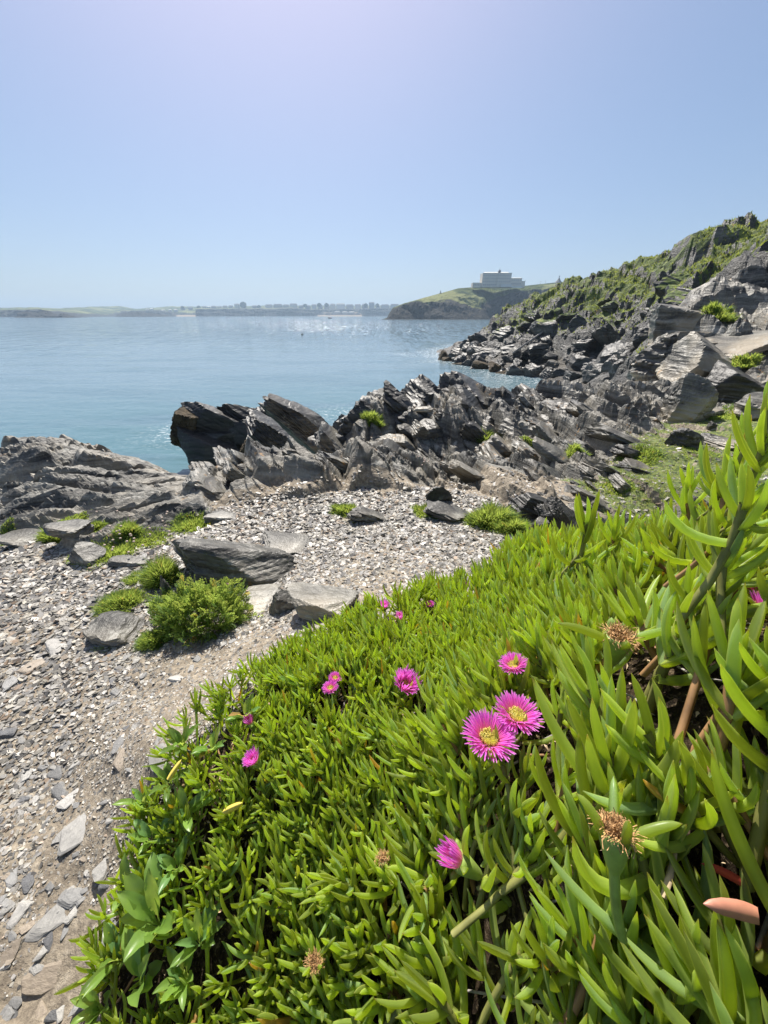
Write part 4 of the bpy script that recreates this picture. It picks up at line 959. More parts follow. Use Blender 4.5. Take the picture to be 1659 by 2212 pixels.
# the larger loose stones, each one its own thing
M_STONES = []
for i, (colr, nm) in enumerate([((.25, .245, .23), 'grey'), ((.38, .365, .33), 'pale'), ((.13, .13, .13), 'dark'), ((.30, .245, .18), 'brown')]):
    m = M("loose_stone_" + nm); co = m.co(); nn = m.noise(m.map(co, (0, 0, .3), (4, 4, 60)), 1, 6, .7)
    rndv = m.n('ShaderNodeObjectInfo').outputs['Random']
    cc = m.mix(rndv, tuple(q * .7 for q in colr), tuple(min(.7, q * 1.15) for q in colr))
    M_STONES.append(m.set(Base_Color=m.mix(m.math('MULTIPLY', m.step(nn, .4, .65), .45), cc, tuple(q * .45 for q in colr)), Roughness=.5, Specular_IOR_Level=.5, Normal=m.bump(nn, .5, .006)))
STP = {}
def stone(px, py, wpx, kind, lab, group=None, th=.16, seed=1, w=.65, rz=None):
    wpx = wpx if wpx < 36 else 36 + (wpx - 36) * .65
    q, dd = hit(px, py); L = wpx * dd / FP
    key = (seed % 9, kind)
    if key not in STP:
        v, f = rock_v(1, w, th, np.eye(3), 500 + seed % 9, 3, 7, .05, .04)
        me = np_mesh("loose_stone", v, quads=f, mat=M_STONES[kind], link=False); STP[key] = me.data; bpy.data.objects.remove(me)
    o = bpy.data.objects.new("loose_stone", STP[key]); COL.objects.link(o)
    o.location = (q[0], q[1], q[2] + (L * th * .25 if wpx < 30 else -L * th * .05)); o.scale = (L, L, L * 1.0)
    rr_ = random.Random(seed * 7 + int(px)); o.rotation_euler = (rr_.gauss(0, .10), rr_.gauss(0, .10), rr_.uniform(0, 6.28) if rz is None else rz)
    return tag(o, lab, 'stone', group)
for s_ in [(260, 1607, 34, 0, 'thick grey stone tilted on the path beside the carpet edge', 1), (262, 1640, 40, 3, 'brownish flat stone on the path left of the green carpet', 2),
           (124, 1672, 34, 0, 'chunky grey stone casting a shadow in the middle of the path', 3), (58, 1668, 34, 1, 'pale wedge stone left of the chunky grey path stone', 4),
           (130, 1712, 40, 0, 'blue-grey flat stone on the bare path', 5), (152, 1725, 40, 1, 'pale slab chip touching the blue-grey flat stone', 6),
           (165, 1800, 90, 1, 'largest pale flat slab lying in the lower path', 7), (30, 1895, 46, 0, 'grey angular stone at the left edge of the path', 8), (60, 1905, 30, 2, 'dark angular stone beside the grey one at the left', 9),
           (110, 1985, 80, 1, 'bright white-edged flat slab in the lower left', 10), (160, 1935, 60, 0, 'long grey slab below the lower carpet edge', 11), (225, 1870, 44, 1, 'pale chip against the carpet edge', 12),
           (95, 2110, 90, 3, 'rounded brown stone at the bottom left', 13), (240, 1990, 34, 0, 'grey chip tucked under the broad leaves', 14), (345, 1640, 60, 1, 'flat tan stone half under the carpet', 15),
           (20, 1475, 36, 0, 'flat grey stone at the far left of the path', 16), (15, 1580, 50, 2, 'thick dark slate stone at the left border', 17), (70, 1440, 40, 3, 'tan stone in the left gravel', 18),
           (120, 1395, 60, 1, 'pale flat stone low in the left gravel', 19), (385, 1468, 28, 1, 'white flat stone on the path upper middle', 20), (500, 1470, 26, 1, 'white stone beside the upper carpet edge', 21),
           (300, 1210, 26, 1, 'small pale stone above the turf block', 22), (640, 1335, 24, 3, 'small brown stone below the pale cracked rock', 23), (20, 2060, 46, 3, 'brown stone at the left border low down', 24),
           (190, 2150, 60, 0, 'grey slab at the lower end of the carpet edge', 25), (45, 1975, 56, 1, 'buff slab at the lower left border', 26)]:
    stone(s_[0], s_[1], s_[2], s_[3], s_[4], None, .2, s_[5])
cnt = 0; tries = 0
while cnt < 170 and tries < 3000:
    tries += 1
    py = 1100 + 1100 * rs.rand() ** 1.1; px = rs.uniform(0, 900)
    if not in_poly([px], [py], PATH)[0] or in_poly([px - 30], [py - 30], BANK)[0]: continue
    if in_poly([px], [py], BANK)[0]: continue
    sz = rs.uniform(8, 15) * (1 + .9 * (py - 1100) / 1100)
    kd = rs.choice([0, 1, 2, 3], p=[.4, .35, .12, .13])
    stone(px, py, sz, kd, 'flat ' + ['grey', 'pale', 'dark', 'brown'][kd] + ' slate chip, one of many loose on the gravel path', 'loose slate chips on the path', .16, int(rs.randint(1, 60))); cnt += 1

# ------------------------------------------------------------ plants
def leaf_mat(name, base, mid, tip, young=(.30, .36, .04), trans=.58, rough=.36, var=.5, redtip=True):
    m = M(name); t = m.attr('lt'); r = m.attr('lr'); oi = m.n('ShaderNodeObjectInfo').outputs['Random']
    c = m.ramp(t, [(0, young), (.22, base), (.6, mid), (.93, tip), (1.0, (.20, .10, .05) if redtip else tip)])
    n = m.noise(m.co('Object'), 40, 3); rr_ = m.math('FRACT', m.math('ADD', r, oi))
    c = m.mix(m.math('MULTIPLY', m.step(rr_, .55, .1), .75), c, tuple(x * .40 for x in mid))
    c = m.mix(m.math('MULTIPLY', m.step(rr_, .75, 1.0), .5), c, tuple(min(.8, x * 1.35) for x in base))
    c = m.mix(m.math('MULTIPLY', m.math('MULTIPLY', m.step(rr_, .5, .54), m.step(rr_, .70, .66)), .6), c, tuple(a_ * b_ for a_, b_ in zip(mid, (.9, 1.05, 2.6))))
    c = m.mix(m.math('MULTIPLY', m.step(rr_, .985, .99), .8), c, (.46, .19, .09))
    c = m.mix(m.math('MULTIPLY', m.step(n, .45, .7), .22), c, (.10, .16, .08))
    c = m.mix(m.math('MULTIPLY', m.step(m.attr('le'), .45, 1.0), .5), c, (.62, .66, .20))
    m.set(Base_Color=c, Roughness=rough, Specular_IOR_Level=.5, Normal=m.bump(m.noise(m.co('Object'), 220, 3), .12, .001))
    tr = m.n('ShaderNodeBsdfTranslucent'); m.L(m.mix(.45, m.mix(1.0, c, (2.2, 2.2, .8), 'MULTIPLY'), (.92, .95, .22)), tr.inputs['Color'])
    mx = m.n('ShaderNodeMixShader'); mx.inputs[0].default_value = trans
    m.L(m.p.outputs[0], mx.inputs[1]); m.L(tr.outputs[0], mx.inputs[2]); m.L(mx.outputs[0], m.out.inputs['Surface'])
    return m.m
M_LEAF = leaf_mat("succulent_leaf", (.36, .46, .10), (.30, .40, .10), (.33, .42, .13), young=(.58, .65, .16))
M_STEM = simple("succulent_stem", (.20, .20, .06), .5, .4, 30)
M_STEMR = simple("reddish_stem", (.30, .17, .08), .5, .4, 30)

def strip_tube(C, Wd, Th, side, up, prof):
    """sweep a section along centre points C; prof: [(a, b)] in width / thickness units; closed ends"""
    n = len(C); k = len(prof); V = []
    for i in range(n):
        for a, b in prof: V.append(C[i] + side[i] * a * Wd[i] + up[i] * b * Th[i])
    F_ = []
    for i in range(n - 1):
        for j in range(k): j2 = (j + 1) % k; F_.append((i * k + j, i * k + j2, (i + 1) * k + j2, (i + 1) * k + j))
    return V, F_
LEDGE = [1.0, .05, .05, 1.0, .1, .7, .1]
LPROF = [(-.5, .22), (-.22, .30), (.22, .30), (.5, .22), (.30, -.18), (0, -.62), (-.30, -.18)]
def leaf_geo(r, L, w, th0, th1, phi, base=(0, 0, 0), tw=0.0, ns=8):
    """keeled finger leaf: leaves the stem axis at th0 (from vertical), curves to th1"""
    t = np.linspace(0, 1, ns); th = th0 + (th1 - th0) * t ** 1.2
    dl = L / (ns - 1); rx = np.concatenate([[0], np.cumsum(np.sin((th[1:] + th[:-1]) / 2) * dl)]); rz = np.concatenate([[0], np.cumsum(np.cos((th[1:] + th[:-1]) / 2) * dl)])
    cph, sph = math.cos(phi), math.sin(phi)
    C = np.stack([rx * cph, rx * sph, rz], 1) + np.array(base)
    wob = tw * t ** 2; C[:, 0] += -sph * wob; C[:, 1] += cph * wob
    side = np.tile(np.array([-sph, cph, 0.0]), (ns, 1))
    tan = np.stack([np.sin(th) * cph, np.sin(th) * sph, np.cos(th)], 1); up = np.cross(tan, side) * -1.0
    # upper face looks to the stem axis
    wt = w * np.interp(t, [0, .08, .35, .7, .88, .96, 1], [.82, .9, 1.0, .86, .58, .32, .06]); tt = wt * np.interp(t, [0, .5, 1], [1.0, .98, 1.0])
    V, F_ = strip_tube(C, wt, tt, side, up, LPROF)
    return np.array(V), np.array(F_), np.repeat(t, len(LPROF))
def shoot_leaves(seed, pairs=4, L=.075, w=.0095, openness=1.0):
    r = random.Random(seed); out = []; zz = 0; ph = r.uniform(0, 6.28)
    for k in range(pairs):
        f = 1 - k / pairs
        th0 = openness * (.25 + .75 * f) * r.uniform(.8, 1.15); th1 = openness * (.02 + .25 * f) * r.uniform(.3, 1.3)
        for sgn in (0, math.pi):
            if k == 0 and r.random() < .15: continue
            LL = L * (.55 + .5 * f) * r.uniform(.82, 1.12)
            out.append(leaf_geo(r, LL, w * (.75 + .3 * f) * r.uniform(.9, 1.1), th0 * r.uniform(.85, 1.15), th1 * r.uniform(.5, 1.4), ph + sgn + r.uniform(-.15, .15), (0, 0, zz), r.gauss(0, .006)))
        ph += math.pi / 2 + r.uniform(-.2, .2); zz += L * .13 * r.uniform(.7, 1.3)
    return out, zz
def stem_geo(z0, z1, rad, bend=(0, 0)):
    V = []; F_ = []; k = 6; n = 4
    for i in range(n):
        t = i / (n - 1); z = z0 + (z1 - z0) * t; ox = bend[0] * (1 - t) ** 2; oy = bend[1] * (1 - t) ** 2
        for j in range(k): a = 2 * math.pi * j / k; V.append((ox + rad * math.cos(a), oy + rad * math.sin(a), z))
    for i in range(n - 1):
        for j in range(k): F_.append((i * k + j, i * k + (j + 1) % k, (i + 1) * k + (j + 1) % k, (i + 1) * k + j))
    return np.array(V), np.array(F_)

# prototype shoots: an object tree (thing > leaves, stem) and one flat array for the carpet
SP = []; ARR = []
for i in range(14):
    pr = [3, 4, 4, 5, 3, 4, 5, 3, 4, 4, 3, 5, 4, 3][i]; op = 1.0 * [1, .8, 1.15, .7, 1.3, .9, 1.0, .6, 1.2, .85, 1.0, 1.1, .75, .95][i]
    lv, top = shoot_leaves(900 + i, pr, .086, .0088, op); lm = []
    for V, F_, t in lv:
        rr_ = random.Random(i * 31 + len(lm)).random()
        ob = np_mesh("leaf", V, quads=F_, mat=M_LEAF, smooth=True, attrs={'lt': ('FLOAT', t), 'le': ('FLOAT', np.tile(LEDGE, len(V) // 7)), 'lr': ('FLOAT', np.full(len(V), rr_))}, link=False); lm.append(ob.data); bpy.data.objects.remove(ob)
    b_ = random.Random(i); sv, sf = stem_geo(-.075, top, .0042, (b_.gauss(0, .02), b_.gauss(0, .02)))
    ob = np_mesh("stem", sv, quads=sf, mat=M_STEMR if i % 3 == 0 else M_STEM, smooth=True, link=False); SP.append((lm, ob.data)); bpy.data.objects.remove(ob)
    V, Q, T_, Rn, Le = [], [], [], [], []; n = 0
    for j, (v, f, t) in enumerate(lv):
        Le.append(np.tile(LEDGE, len(v) // 7)); V.append(v); Q.append(f + n); T_.append(t); Rn.append(np.full(len(v), (j * .37) % 1)); n += len(v)
    V.append(sv); Q.append(sf + n); T_.append(np.full(len(sv), .05)); Rn.append(np.full(len(sv), .6))
    Le.append(np.zeros(len(sv))); ARR.append((np.concatenate(V), np.concatenate(Q), np.concatenate(T_), np.concatenate(Rn), np.concatenate(Le)))

def grid_normal(x, y, e=.06):
    x = np.asarray(x, float); y = np.asarray(y, float)
    zx = (samp(Z0, x + e, y) - samp(Z0, x - e, y)) / (2 * e); zy = (samp(Z0, x, y + e) - samp(Z0, x, y - e)) / (2 * e)
    n = np.stack([-zx, -zy, np.ones_like(x)], -1); return n / np.linalg.norm(n, axis=-1)[..., None]
# where shoots grow: hexagonal-ish jitter over the bank
sp_ = .0215; gx = np.arange(-1.2, 4.2, sp_); gy = np.arange(-.9, 4.6, sp_); GXs, GYs = np.meshgrid(gx, gy); GXs = GXs.ravel(); GYs = GYs.ravel()
GXs = GXs + sp_ * .9 * (rs.rand(len(GXs)) - .5); GYs = GYs + sp_ * .9 * (rs.rand(len(GYs)) - .5)
z_ = samp(Z0, GXs, GYs); px_, py_, dp_ = project(GXs, GYs, z_)
ok = (in_poly(px_ + 14 * fbm2(GXs * 9, GYs * 9, 5), py_ + 10 * fbm2(GXs * 9, GYs * 9, 8), BANK) & (dp_ > .02)) | ((dp_ <= .02) & (GXs > -.1))
rc = np.sqrt(GXs ** 2 + GYs ** 2 + (z_ - CAMZ) ** 2); ok &= (rc > .17) & (rc < 5)
# leaf length grows towards the upper, lusher part of the bank (surveyed in the photograph)
TL = [(250, 2100, 65), (350, 1650, 50), (520, 1480, 36), (700, 1360, 31), (950, 1260, 27), (1200, 1180, 25), (1450, 1120, 38), (700, 1780, 62), (600, 2050, 78), (900, 2100, 125), (1080, 1680, 98), (1400, 1600, 185),
      (1600, 1150, 185), (1600, 2100, 300), (1400, 1300, 112), (1200, 1290, 72), (1000, 1380, 44), (800, 1530, 52), (480, 1800, 56), (1640, 1500, 220), (1300, 1880, 200), (1560, 1250, 165), (1350, 1210, 60), (1800, 1000, 200), (1900, 2200, 300), (1000, 2400, 150), (200, 2500, 80)]
TLa = np.array(TL, float)
def leaf_px(px, py):
    w = 1 / (((px[:, None] - TLa[:, 0]) / 830) ** 2 + ((py[:, None] - TLa[:, 1]) / 830) ** 2 + .003) ** 1.6
    return (w * TLa[:, 2]).sum(1) / w.sum(1)
nzv = grid_normal(GXs, GYs)[:, 2]
S0 = np.clip(leaf_px(np.clip(px_, -200, 1900), np.clip(py_, 900, 2500)) * np.clip(dp_, .2, 9) / (831 * .082), .62, 1.75)
ok &= rc > .16 + .09 * S0
ok &= rs.rand(len(ok)) < np.clip(.50 / np.clip(nzv, .3, 1) / S0 ** 1.5, 0, 1) * np.where(vn2(GXs * 7, GYs * 7, 91) > .86, .3, 1)
X_, Y_, Z_, RC = GXs[ok], GYs[ok], z_[ok], rc[ok]; PX, PY = px_[ok], py_[ok]
NN = grid_normal(X_, Y_)
SC = S0[ok] * rs.uniform(.75, 1.2, len(X_))
_dep = np.clip((PY - 900) / 1300, 0, 1)            # shoots lower on the bank lean out towards the sun
upv = np.stack([.36 * rs.randn(len(X_)) - .06, .34 * rs.randn(len(X_)) + .12 + .50 * _dep * np.clip((PX - 650) / 500, .1, 1), np.full(len(X_), 1.0)], 1) + .30 * NN * (1 - _dep)[:, None]; upv /= np.linalg.norm(upv, axis=1)[:, None]
lift = rs.uniform(.01, .045, len(X_)) * SC
def basis(n, a):
    z = n; x = np.array([math.cos(a), math.sin(a), 0.0]); x = x - z * (x @ z); x /= np.linalg.norm(x); return np.stack([x, np.cross(z, x), z], 1)
inview = (PX > -60) & (PX < 1720) & (PY < 2260) & (PY > 800)
score = np.where(inview, SC / RC, 0); order = np.argsort(-score); IND = set(order[:285].tolist())
print("shoots", len(X_), "in view", int(inview.sum()))
KEEP_CLEAR = []      # filled below with flower and seed-head spots
# ---- flowers
def petal_mat():
    m = M("magenta_petal"); t = m.attr('lt'); r = m.attr('lr')
    c = m.ramp(t, [(0, (.85, .62, .30)), (.14, (.85, .35, .38)), (.36, (.92, .22, .58)), (.8, (.88, .16, .76)), (1, (.90, .36, .85))])
    c = m.mix(m.math('MULTIPLY', r, .35), c, (.92, .30, .84))
    m.set(Base_Color=c, Roughness=.45, Specular_IOR_Level=.4)
    tr = m.n('ShaderNodeBsdfTranslucent'); m.L(c, tr.inputs['Color']); mx = m.n('ShaderNodeMixShader'); mx.inputs[0].default_value = .5
    m.L(m.p.outputs[0], mx.inputs[1]); m.L(tr.outputs[0], mx.inputs[2]); m.L(mx.outputs[0], m.out.inputs['Surface']); return m.m
M_PETAL = petal_mat()
M_STAM = simple("yellow_stamen", (.95, .80, .26), .6, .2, 80)
M_CALYX = simple("green_calyx", (.24, .33, .07), .45, .25, 40)
M_DRY = simple("dry_filament", (.46, .27, .12), .8, .6, 160)
M_TAN = simple("dry_leaf_tan", (.50, .38, .24), .8, .35, 30)
M_GREYTWIG = simple("dead_grey_stem", (.36, .33, .30), .85, .3, 40)
def ribbon(C, side, up, w, t0=0.0, fold=.25):
    """thin petal with a shallow V section, 3 points per row"""
    V = []; F_ = []
    for i in range(len(C)): V += [C[i] - side * w[i] / 2 + up[i] * w[i] * fold, C[i], C[i] + side * w[i] / 2 + up[i] * w[i] * fold]
    for i in range(len(C) - 1): a = i * 3; F_ += [(a, a + 1, a + 4, a + 3), (a + 1, a + 2, a + 5, a + 4)]
    return V, F_
def petals_geo(seed, rings):
    r = random.Random(seed); V, F_, T_, Rn = [], [], [], []
    for (n, L, th, th2, rad, z) in rings:
        for k in range(n):
            ph = 2 * math.pi * (k + r.uniform(-.3, .3)) / n; LL = L * r.uniform(.85, 1.1); a0 = th + r.gauss(0, .07); a1 = th2 + r.gauss(0, .12); ns = 6
            t = np.linspace(0, 1, ns); a = a0 + (a1 - a0) * t; rr = rad + np.concatenate([[0], np.cumsum(np.sin(a[1:]) * LL / (ns - 1))]); zz = z + np.concatenate([[0], np.cumsum(np.cos(a[1:]) * LL / (ns - 1))])
            C = np.stack([rr * math.cos(ph), rr * math.sin(ph), zz], 1); side = np.array([-math.sin(ph), math.cos(ph), 0]); up = np.stack([-np.cos(a) * math.cos(ph), -np.cos(a) * math.sin(ph), np.sin(a)], 1)
            w = .0030 * np.interp(t, [0, .3, .85, 1], [.55, .8, 1.0, .35]) * (L / .034) * r.uniform(.9, 1.15)
            v, f = ribbon(C, side, up, w); b = len(V); V += v; F_ += [tuple(q + b for q in x) for x in f]; T_ += list(np.repeat(t, 3)); Rn += [r.random() ** 2] * len(v)
    return np.array(V), np.array(F_), T_, Rn
def stamens_geo(seed, n=260, R0=.0155, h=.009):
    r = random.Random(seed); V = []; F_ = []
    for k in range(n):
        rr = R0 * math.sqrt(r.random()) ; ph = r.uniform(0, 6.28); H_ = h * (.55 + .6 * rr / R0) * r.uniform(.8, 1.2); lean = -.25 + .5 * rr / R0
        b = np.array([rr * .8 * math.cos(ph), rr * .8 * math.sin(ph), 0.0]); tp = b + np.array([math.cos(ph) * lean * H_, math.sin(ph) * lean * H_, H_]); w = .0006; s = np.array([-math.sin(ph), math.cos(ph), 0]) * w; o = np.array([math.cos(ph), math.sin(ph), 0]) * w
        q = len(V); V += [b - s, b + s, b + o, tp - s * 1.6, tp + s * 1.6, tp + o * 2.2, tp + np.array([0, 0, .0008])]
        F_ += [(q, q + 1, q + 4, q + 3), (q + 1, q + 2, q + 5, q + 4), (q + 2, q, q + 3, q + 5), (q + 3, q + 4, q + 5, q + 6)]
    return np.array(V), np.array(F_)
def leaf_ob(name, r, L, w, th0, th1, phi, base, parent, mat=None, link=True):
    V, F_, t = leaf_geo(r, L, w, th0, th1, phi, base, 0); return np_mesh(name, V, quads=F_, mat=mat or M_LEAF, smooth=True, attrs={'lt': ('FLOAT', t), 'lr': ('FLOAT', np.full(len(V), r.random() * .5 + .1))}, parent=parent)
def make_flower(name, seed, rings, st=True, stalk=.09, cal=1.0):
    r = random.Random(seed); e = empty(name)
    V, F_, T_, Rn = petals_geo(seed, rings); np_mesh("petals", V, quads=F_, mat=M_PETAL, attrs={'lt': ('FLOAT', T_), 'lr': ('FLOAT', Rn)}, parent=e)
    if st: V, F_ = stamens_geo(seed); np_mesh("stamens", V, quads=F_, mat=M_STAM, parent=e)
    lathe("calyx", [(.0035 * cal, -.034), (.007 * cal, -.028), (.0115 * cal, -.012), (.0130 * cal, -.002), (.0105 * cal, .001), (.001, .0005)], M_CALYX, e, 14)
    V, F_ = stem_geo(-stalk, -.033, .0036, (r.gauss(0, .015), -.01)); np_mesh("stem", V, quads=F_, mat=M_CALYX, smooth=True, parent=e)
    for k in range(5):
        L = (.040, .014, .034, .012, .016)[k]; leaf_ob("sepal", r, L, .0075, .6, 1.25, k * 1.256 + .3, (.009 * math.cos(k * 1.256 + .3), .009 * math.sin(k * 1.256 + .3), -.006), e)
    for k in range(2): leaf_ob("leaf", r, .06, .009, .9, .35, k * math.pi + .8, (0, 0, -stalk + .01), e)
    return e
OPEN = [(54, .034, .98, 1.22, .0135, 0), (52, .032, .78, .98, .013, .001), (48, .029, .58, .78, .0125, .0015)]
HALF = [(46, .034, .50, .62, .010, 0), (42, .032, .34, .42, .0095, .001), (34, .028, .18, .25, .008, .0015)]
BUD = [(30, .022, .30, .15, .008, 0), (26, .020, .15, .02, .007, .001)]
P_OPEN = make_flower("ice_plant_flower", 1, OPEN); P_OPEN2 = make_flower("ice_plant_flower", 2, OPEN); P_HALF = make_flower("ice_plant_flower", 3, HALF); P_BUD = make_flower("ice_plant_bud", 4, BUD, st=False, cal=.85)
FLOWERS = [  # px, py, width px, proto, lean (towards viewer, right), up-lift fraction, label, on?
 (1055, 1598, 120, P_OPEN, (.02, 0), .14, 'largest fully open magenta flower with a wide yellow centre, front one of the pair'),
 (1114, 1550, 108, P_OPEN2, (.05, .12), .12, 'open magenta flower just behind and right of the largest bloom'),
 (872, 1483, 50, P_HALF, (-.2, .25), .08, 'single half-open magenta flower left of the open pair'),
 (714, 1488, 38, P_OPEN, (.1, -.1), .07, 'small pink flower in front of its twin, left of centre'),
 (724, 1466, 32, P_OPEN2, (.1, .1), .07, 'small pink flower tucked behind its twin, left of centre'),
 (1110, 1440, 66, P_OPEN, (.15, -.25), .17, 'magenta flower half hidden by upright leaves above the open pair'),
 (928, 1307, 24, P_OPEN, (.1, 0), .06, 'tiny bright flower near the top of the carpet, rightmost of a loose three'),
 (863, 1336, 15, P_BUD, (0, 0), .05, 'tiny pink bud between two tiny flowers'),
 (830, 1312, 20, P_HALF, (0, 0), .05, 'tiny pale pink flower on the far edge of the carpet beside the gravel'),
 (1003, 1268, 15, P_HALF, (0, .1), .05, 'farthest tiny pink flower in the carpet'),
 (1634, 1278, 70, P_OPEN2, (.5, .3), .08, 'magenta flower cut by the right edge, above another'),
 (1648, 1318, 60, P_HALF, (.3, .3), .08, 'lower pink flower at the right edge behind dark leaves'),
 (990, 1858, 44, P_BUD, (.2, -.9), .10, 'closed purple bud lying against leaves below the open pair'),
 (551, 1645, 34, P_HALF, (0, -.4), .06, 'ragged pink flower among the broad-leaved weeds'),
 (541, 1560, 18, P_BUD, (0, -.3), .05, 'tiny purple bud near the weeds at the carpet edge'),
]
CLEAR = []; used_ = set()
for (px, py, w, pr, (lx, ly), up, lab) in FLOWERS:
    q, dd = hit(px, py); d_ = dd * (1 - up * 1.6)
    c = P_d(px, py, d_); S = w * d_ / FP / (.090 if pr in (P_OPEN, P_OPEN2) else .046 if pr is P_HALF else .022)
    S = min(S, 1.45)
    o = pr if pr.name not in used_ else copy_tree(pr)
    used_.add(pr.name); o.location = c; o.scale = (S, S, S); o.rotation_euler = (-lx, ly, rs.uniform(0, 6.28)) if abs(ly) < .01 else (-lx, ly, 0)
    tag(o, lab, 'flower' if 'bud' not in lab else 'bud', 'ice plant flowers'); CLEAR.append((px, py, w * .5 + 4, d_))
# spent heads
def make_head(seed, arms, fil=260, rad=.011):
    r = random.Random(seed); e = empty("dried_flower_head")
    lathe("calyx", [(.004, -.036), (.0075, -.028), (.0125, -.010), (.0140, .0), (.0120, .003), (.009, -.001), (.001, -.002)], M_CALYX, e, 14)
    V = []; F_ = []
    for k in range(fil):
        rr = rad * math.sqrt(r.random()); ph = r.uniform(0, 6.28); p = np.array([rr * math.cos(ph), rr * math.sin(ph), 0.0]); d = np.array([r.gauss(0, .5), r.gauss(0, .5), 1.0]); w = .0005; prev = None
        for t in range(4):
            s = np.array([r.gauss(0, 1), r.gauss(0, 1), 0]); s = s / (np.linalg.norm(s) + 1e-6) * w; V += [p - s, p + s]
            if t: b = len(V) - 4; F_.append((b, b + 1, b + 3, b + 2))
            d = d + np.array([r.gauss(0, .6), r.gauss(0, .6), r.gauss(-.2, .5)]); p = p + d / np.linalg.norm(d) * .0055
    np_mesh("filaments", np.array(V), quads=np.array(F_), mat=M_DRY, parent=e)
    V, F_ = stem_geo(-.10, -.034, .0045, (r.gauss(0, .02), 0)); np_mesh("stem", V, quads=F_, mat=M_CALYX, smooth=True, parent=e)
    for (ph, L, a0, a1) in arms: leaf_ob("sepal", r, L, .0095, a0, a1, ph, (.011 * math.cos(ph), .011 * math.sin(ph), -.004), e)
    return e
H1 = make_head(11, [(0.1, .058, 1.2, 1.45), (3.1, .058, 1.15, 1.4), (1.6, .018, .3, .5), (4.6, .014, .5, .4)])
H2 = make_head(12, [(.6, .045, .5, .9), (2.6, .045, .4, .8), (4.3, .03, .3, .2), (5.6, .05, .9, 1.3)], 420)
for (px, py, w, pr, rot, up, lab, nm) in [
    (1336, 1378, 62, H1, (-.1, .05, 0), .20, 'star-shaped spent head with two long level leaves and a straw centre', 0),
    (1384, 1318, 46, H1, (0, .1, .5), .14, 'spent brown head above the star-shaped one', 0),
    (1458, 1178, 50, H1, (0, 0, .3), .14, 'rusty brown spent head between two leaves below the skyline', 0),
    (1328, 1800, 70, H2, (-.45, .25, .4), .18, 'biggest dried head, a rust-brown tuft in a green cup at lower right', 0),
    (678, 2078, 30, H2, (.2, 0, 1.4), .10, 'withered brown head lying in the lower part of the carpet', 0),
    (826, 1855, 26, H1, (.1, .2, 2.2), .08, 'small dry brown head left of the closed purple bud', 0)]:
    q, dd = hit(px, py); d_ = dd * (1 - up * 2.0); S = min(1.6, w * d_ / FP / .030)
    o = pr if pr.name not in used_ else copy_tree(pr); used_.add(pr.name)
    o.location = P_d(px, py, d_); o.scale = (S, S, S); o.rotation_euler = rot; tag(o, lab, 'seed head', 'spent ice plant heads'); CLEAR.append((px, py, w * 1.0, d_ + .04))
# old red and fallen leaves that stand out
def lone_leaf(px, py, lpx, ang, mat, lab, up=.12, w=.2, name="old_leaf"):
    q, dd = hit(px, py); d_ = dd * (1 - up); L = lpx * d_ / FP; r = random.Random(int(px))
    V, F_, t = leaf_geo(r, L, L * w, 1.35, 1.65, 0, (0, 0, 0), 0); V = V - V.mean(0)
    o = np_mesh(name, V, quads=F_, mat=mat, smooth=True, loc=P_d(px, py, d_)); o.rotation_euler = (.4, -.25, ang); tag(o, lab, 'leaf'); CLEAR.append((px, py, lpx * .4, d_))
M_REDL = simple("reddish_leaf", (.55, .24, .16), .45, .25, 20); M_YEL = simple("yellow_leaf", (.70, .55, .10), .6, .25, 20); M_DKRED = simple("dark_red_leaf", (.36, .05, .04), .35, .3, 20)
lone_leaf(1575, 1962, 130, math.pi, M_REDL, 'fat pink-orange old leaf lying across the lower right corner', .2, .28)
lone_leaf(1560, 1885, 90, 2.9, M_DKRED, 'dark red old leaf above the fat pink-orange one', .12, .2)
lone_leaf(1450, 1880, 110, .9, M_TAN, 'brownish drooping leaf left of the dark red one', .14, .14)
lone_leaf(504, 1744, 42, .3, M_YEL, 'bright yellow fallen leaf among the weeds', .11, .35, "fallen_leaf")
lone_leaf(378, 1662, 40, 1.2, M_YEL, 'yellow wilting leaf at the left rim of the carpet', .12, .3, "fallen_leaf")

ALONG = [(1085, 1590, 'by the twin open flowers'), (870, 1490, 'beside the single half-open flower'), (718, 1478, 'round the small pair of pink flowers'), (1112, 1440, 'under the half-hidden upper flower'),
         (1335, 1390, 'beside the star-shaped spent head'), (1455, 1190, 'by the rusty brown head below the skyline'), (1330, 1800, 'round the biggest dried flower head'), (990, 1860, 'beside the closed purple bud'),
         (680, 2080, 'by the lower withered head'), (1560, 1960, 'beside the pink-orange old leaf'), (1600, 1000, 'on the crest at the right edge'), (1280, 1100, 'on the skyline below the rocks'), (1620, 1300, 'at the right edge by the hidden flowers'),
         (1560, 1600, 'in the right-hand thicket'), (800, 1960, 'in the lower middle of the carpet'), (1100, 2100, 'at the bottom middle edge'), (1400, 2120, 'at the bottom right corner'), (560, 1950, 'near the broad-leaved weeds')]
PXC, PYC, _ = project(X_, Y_, Z_ + .05)
clear = (rs.rand(len(X_)) < .5) & in_poly(PXC, PYC, [(180, 2260), (250, 1760), (370, 1590), (520, 1460), (620, 1490), (500, 1700), (450, 1850), (470, 2260)])
for hgt_ in (.0, .05, .10, .15):
    tx, ty, td = project(X_ + upv[:, 0] * hgt_ * SC, Y_ + upv[:, 1] * hgt_ * SC, Z_ + upv[:, 2] * hgt_ * SC)
    for (cx, cy_, cr, cdp) in CLEAR: clear |=  ((tx - cx) ** 2 + (ty - cy_) ** 2 < (cr + 22 * SC / np.clip(td, .3, 9) * .6) ** 2) & (td < cdp + .03)
Vs, Qs, Ts, Rs_, Ls_ = [], [], [], [], []; nb_ = 0
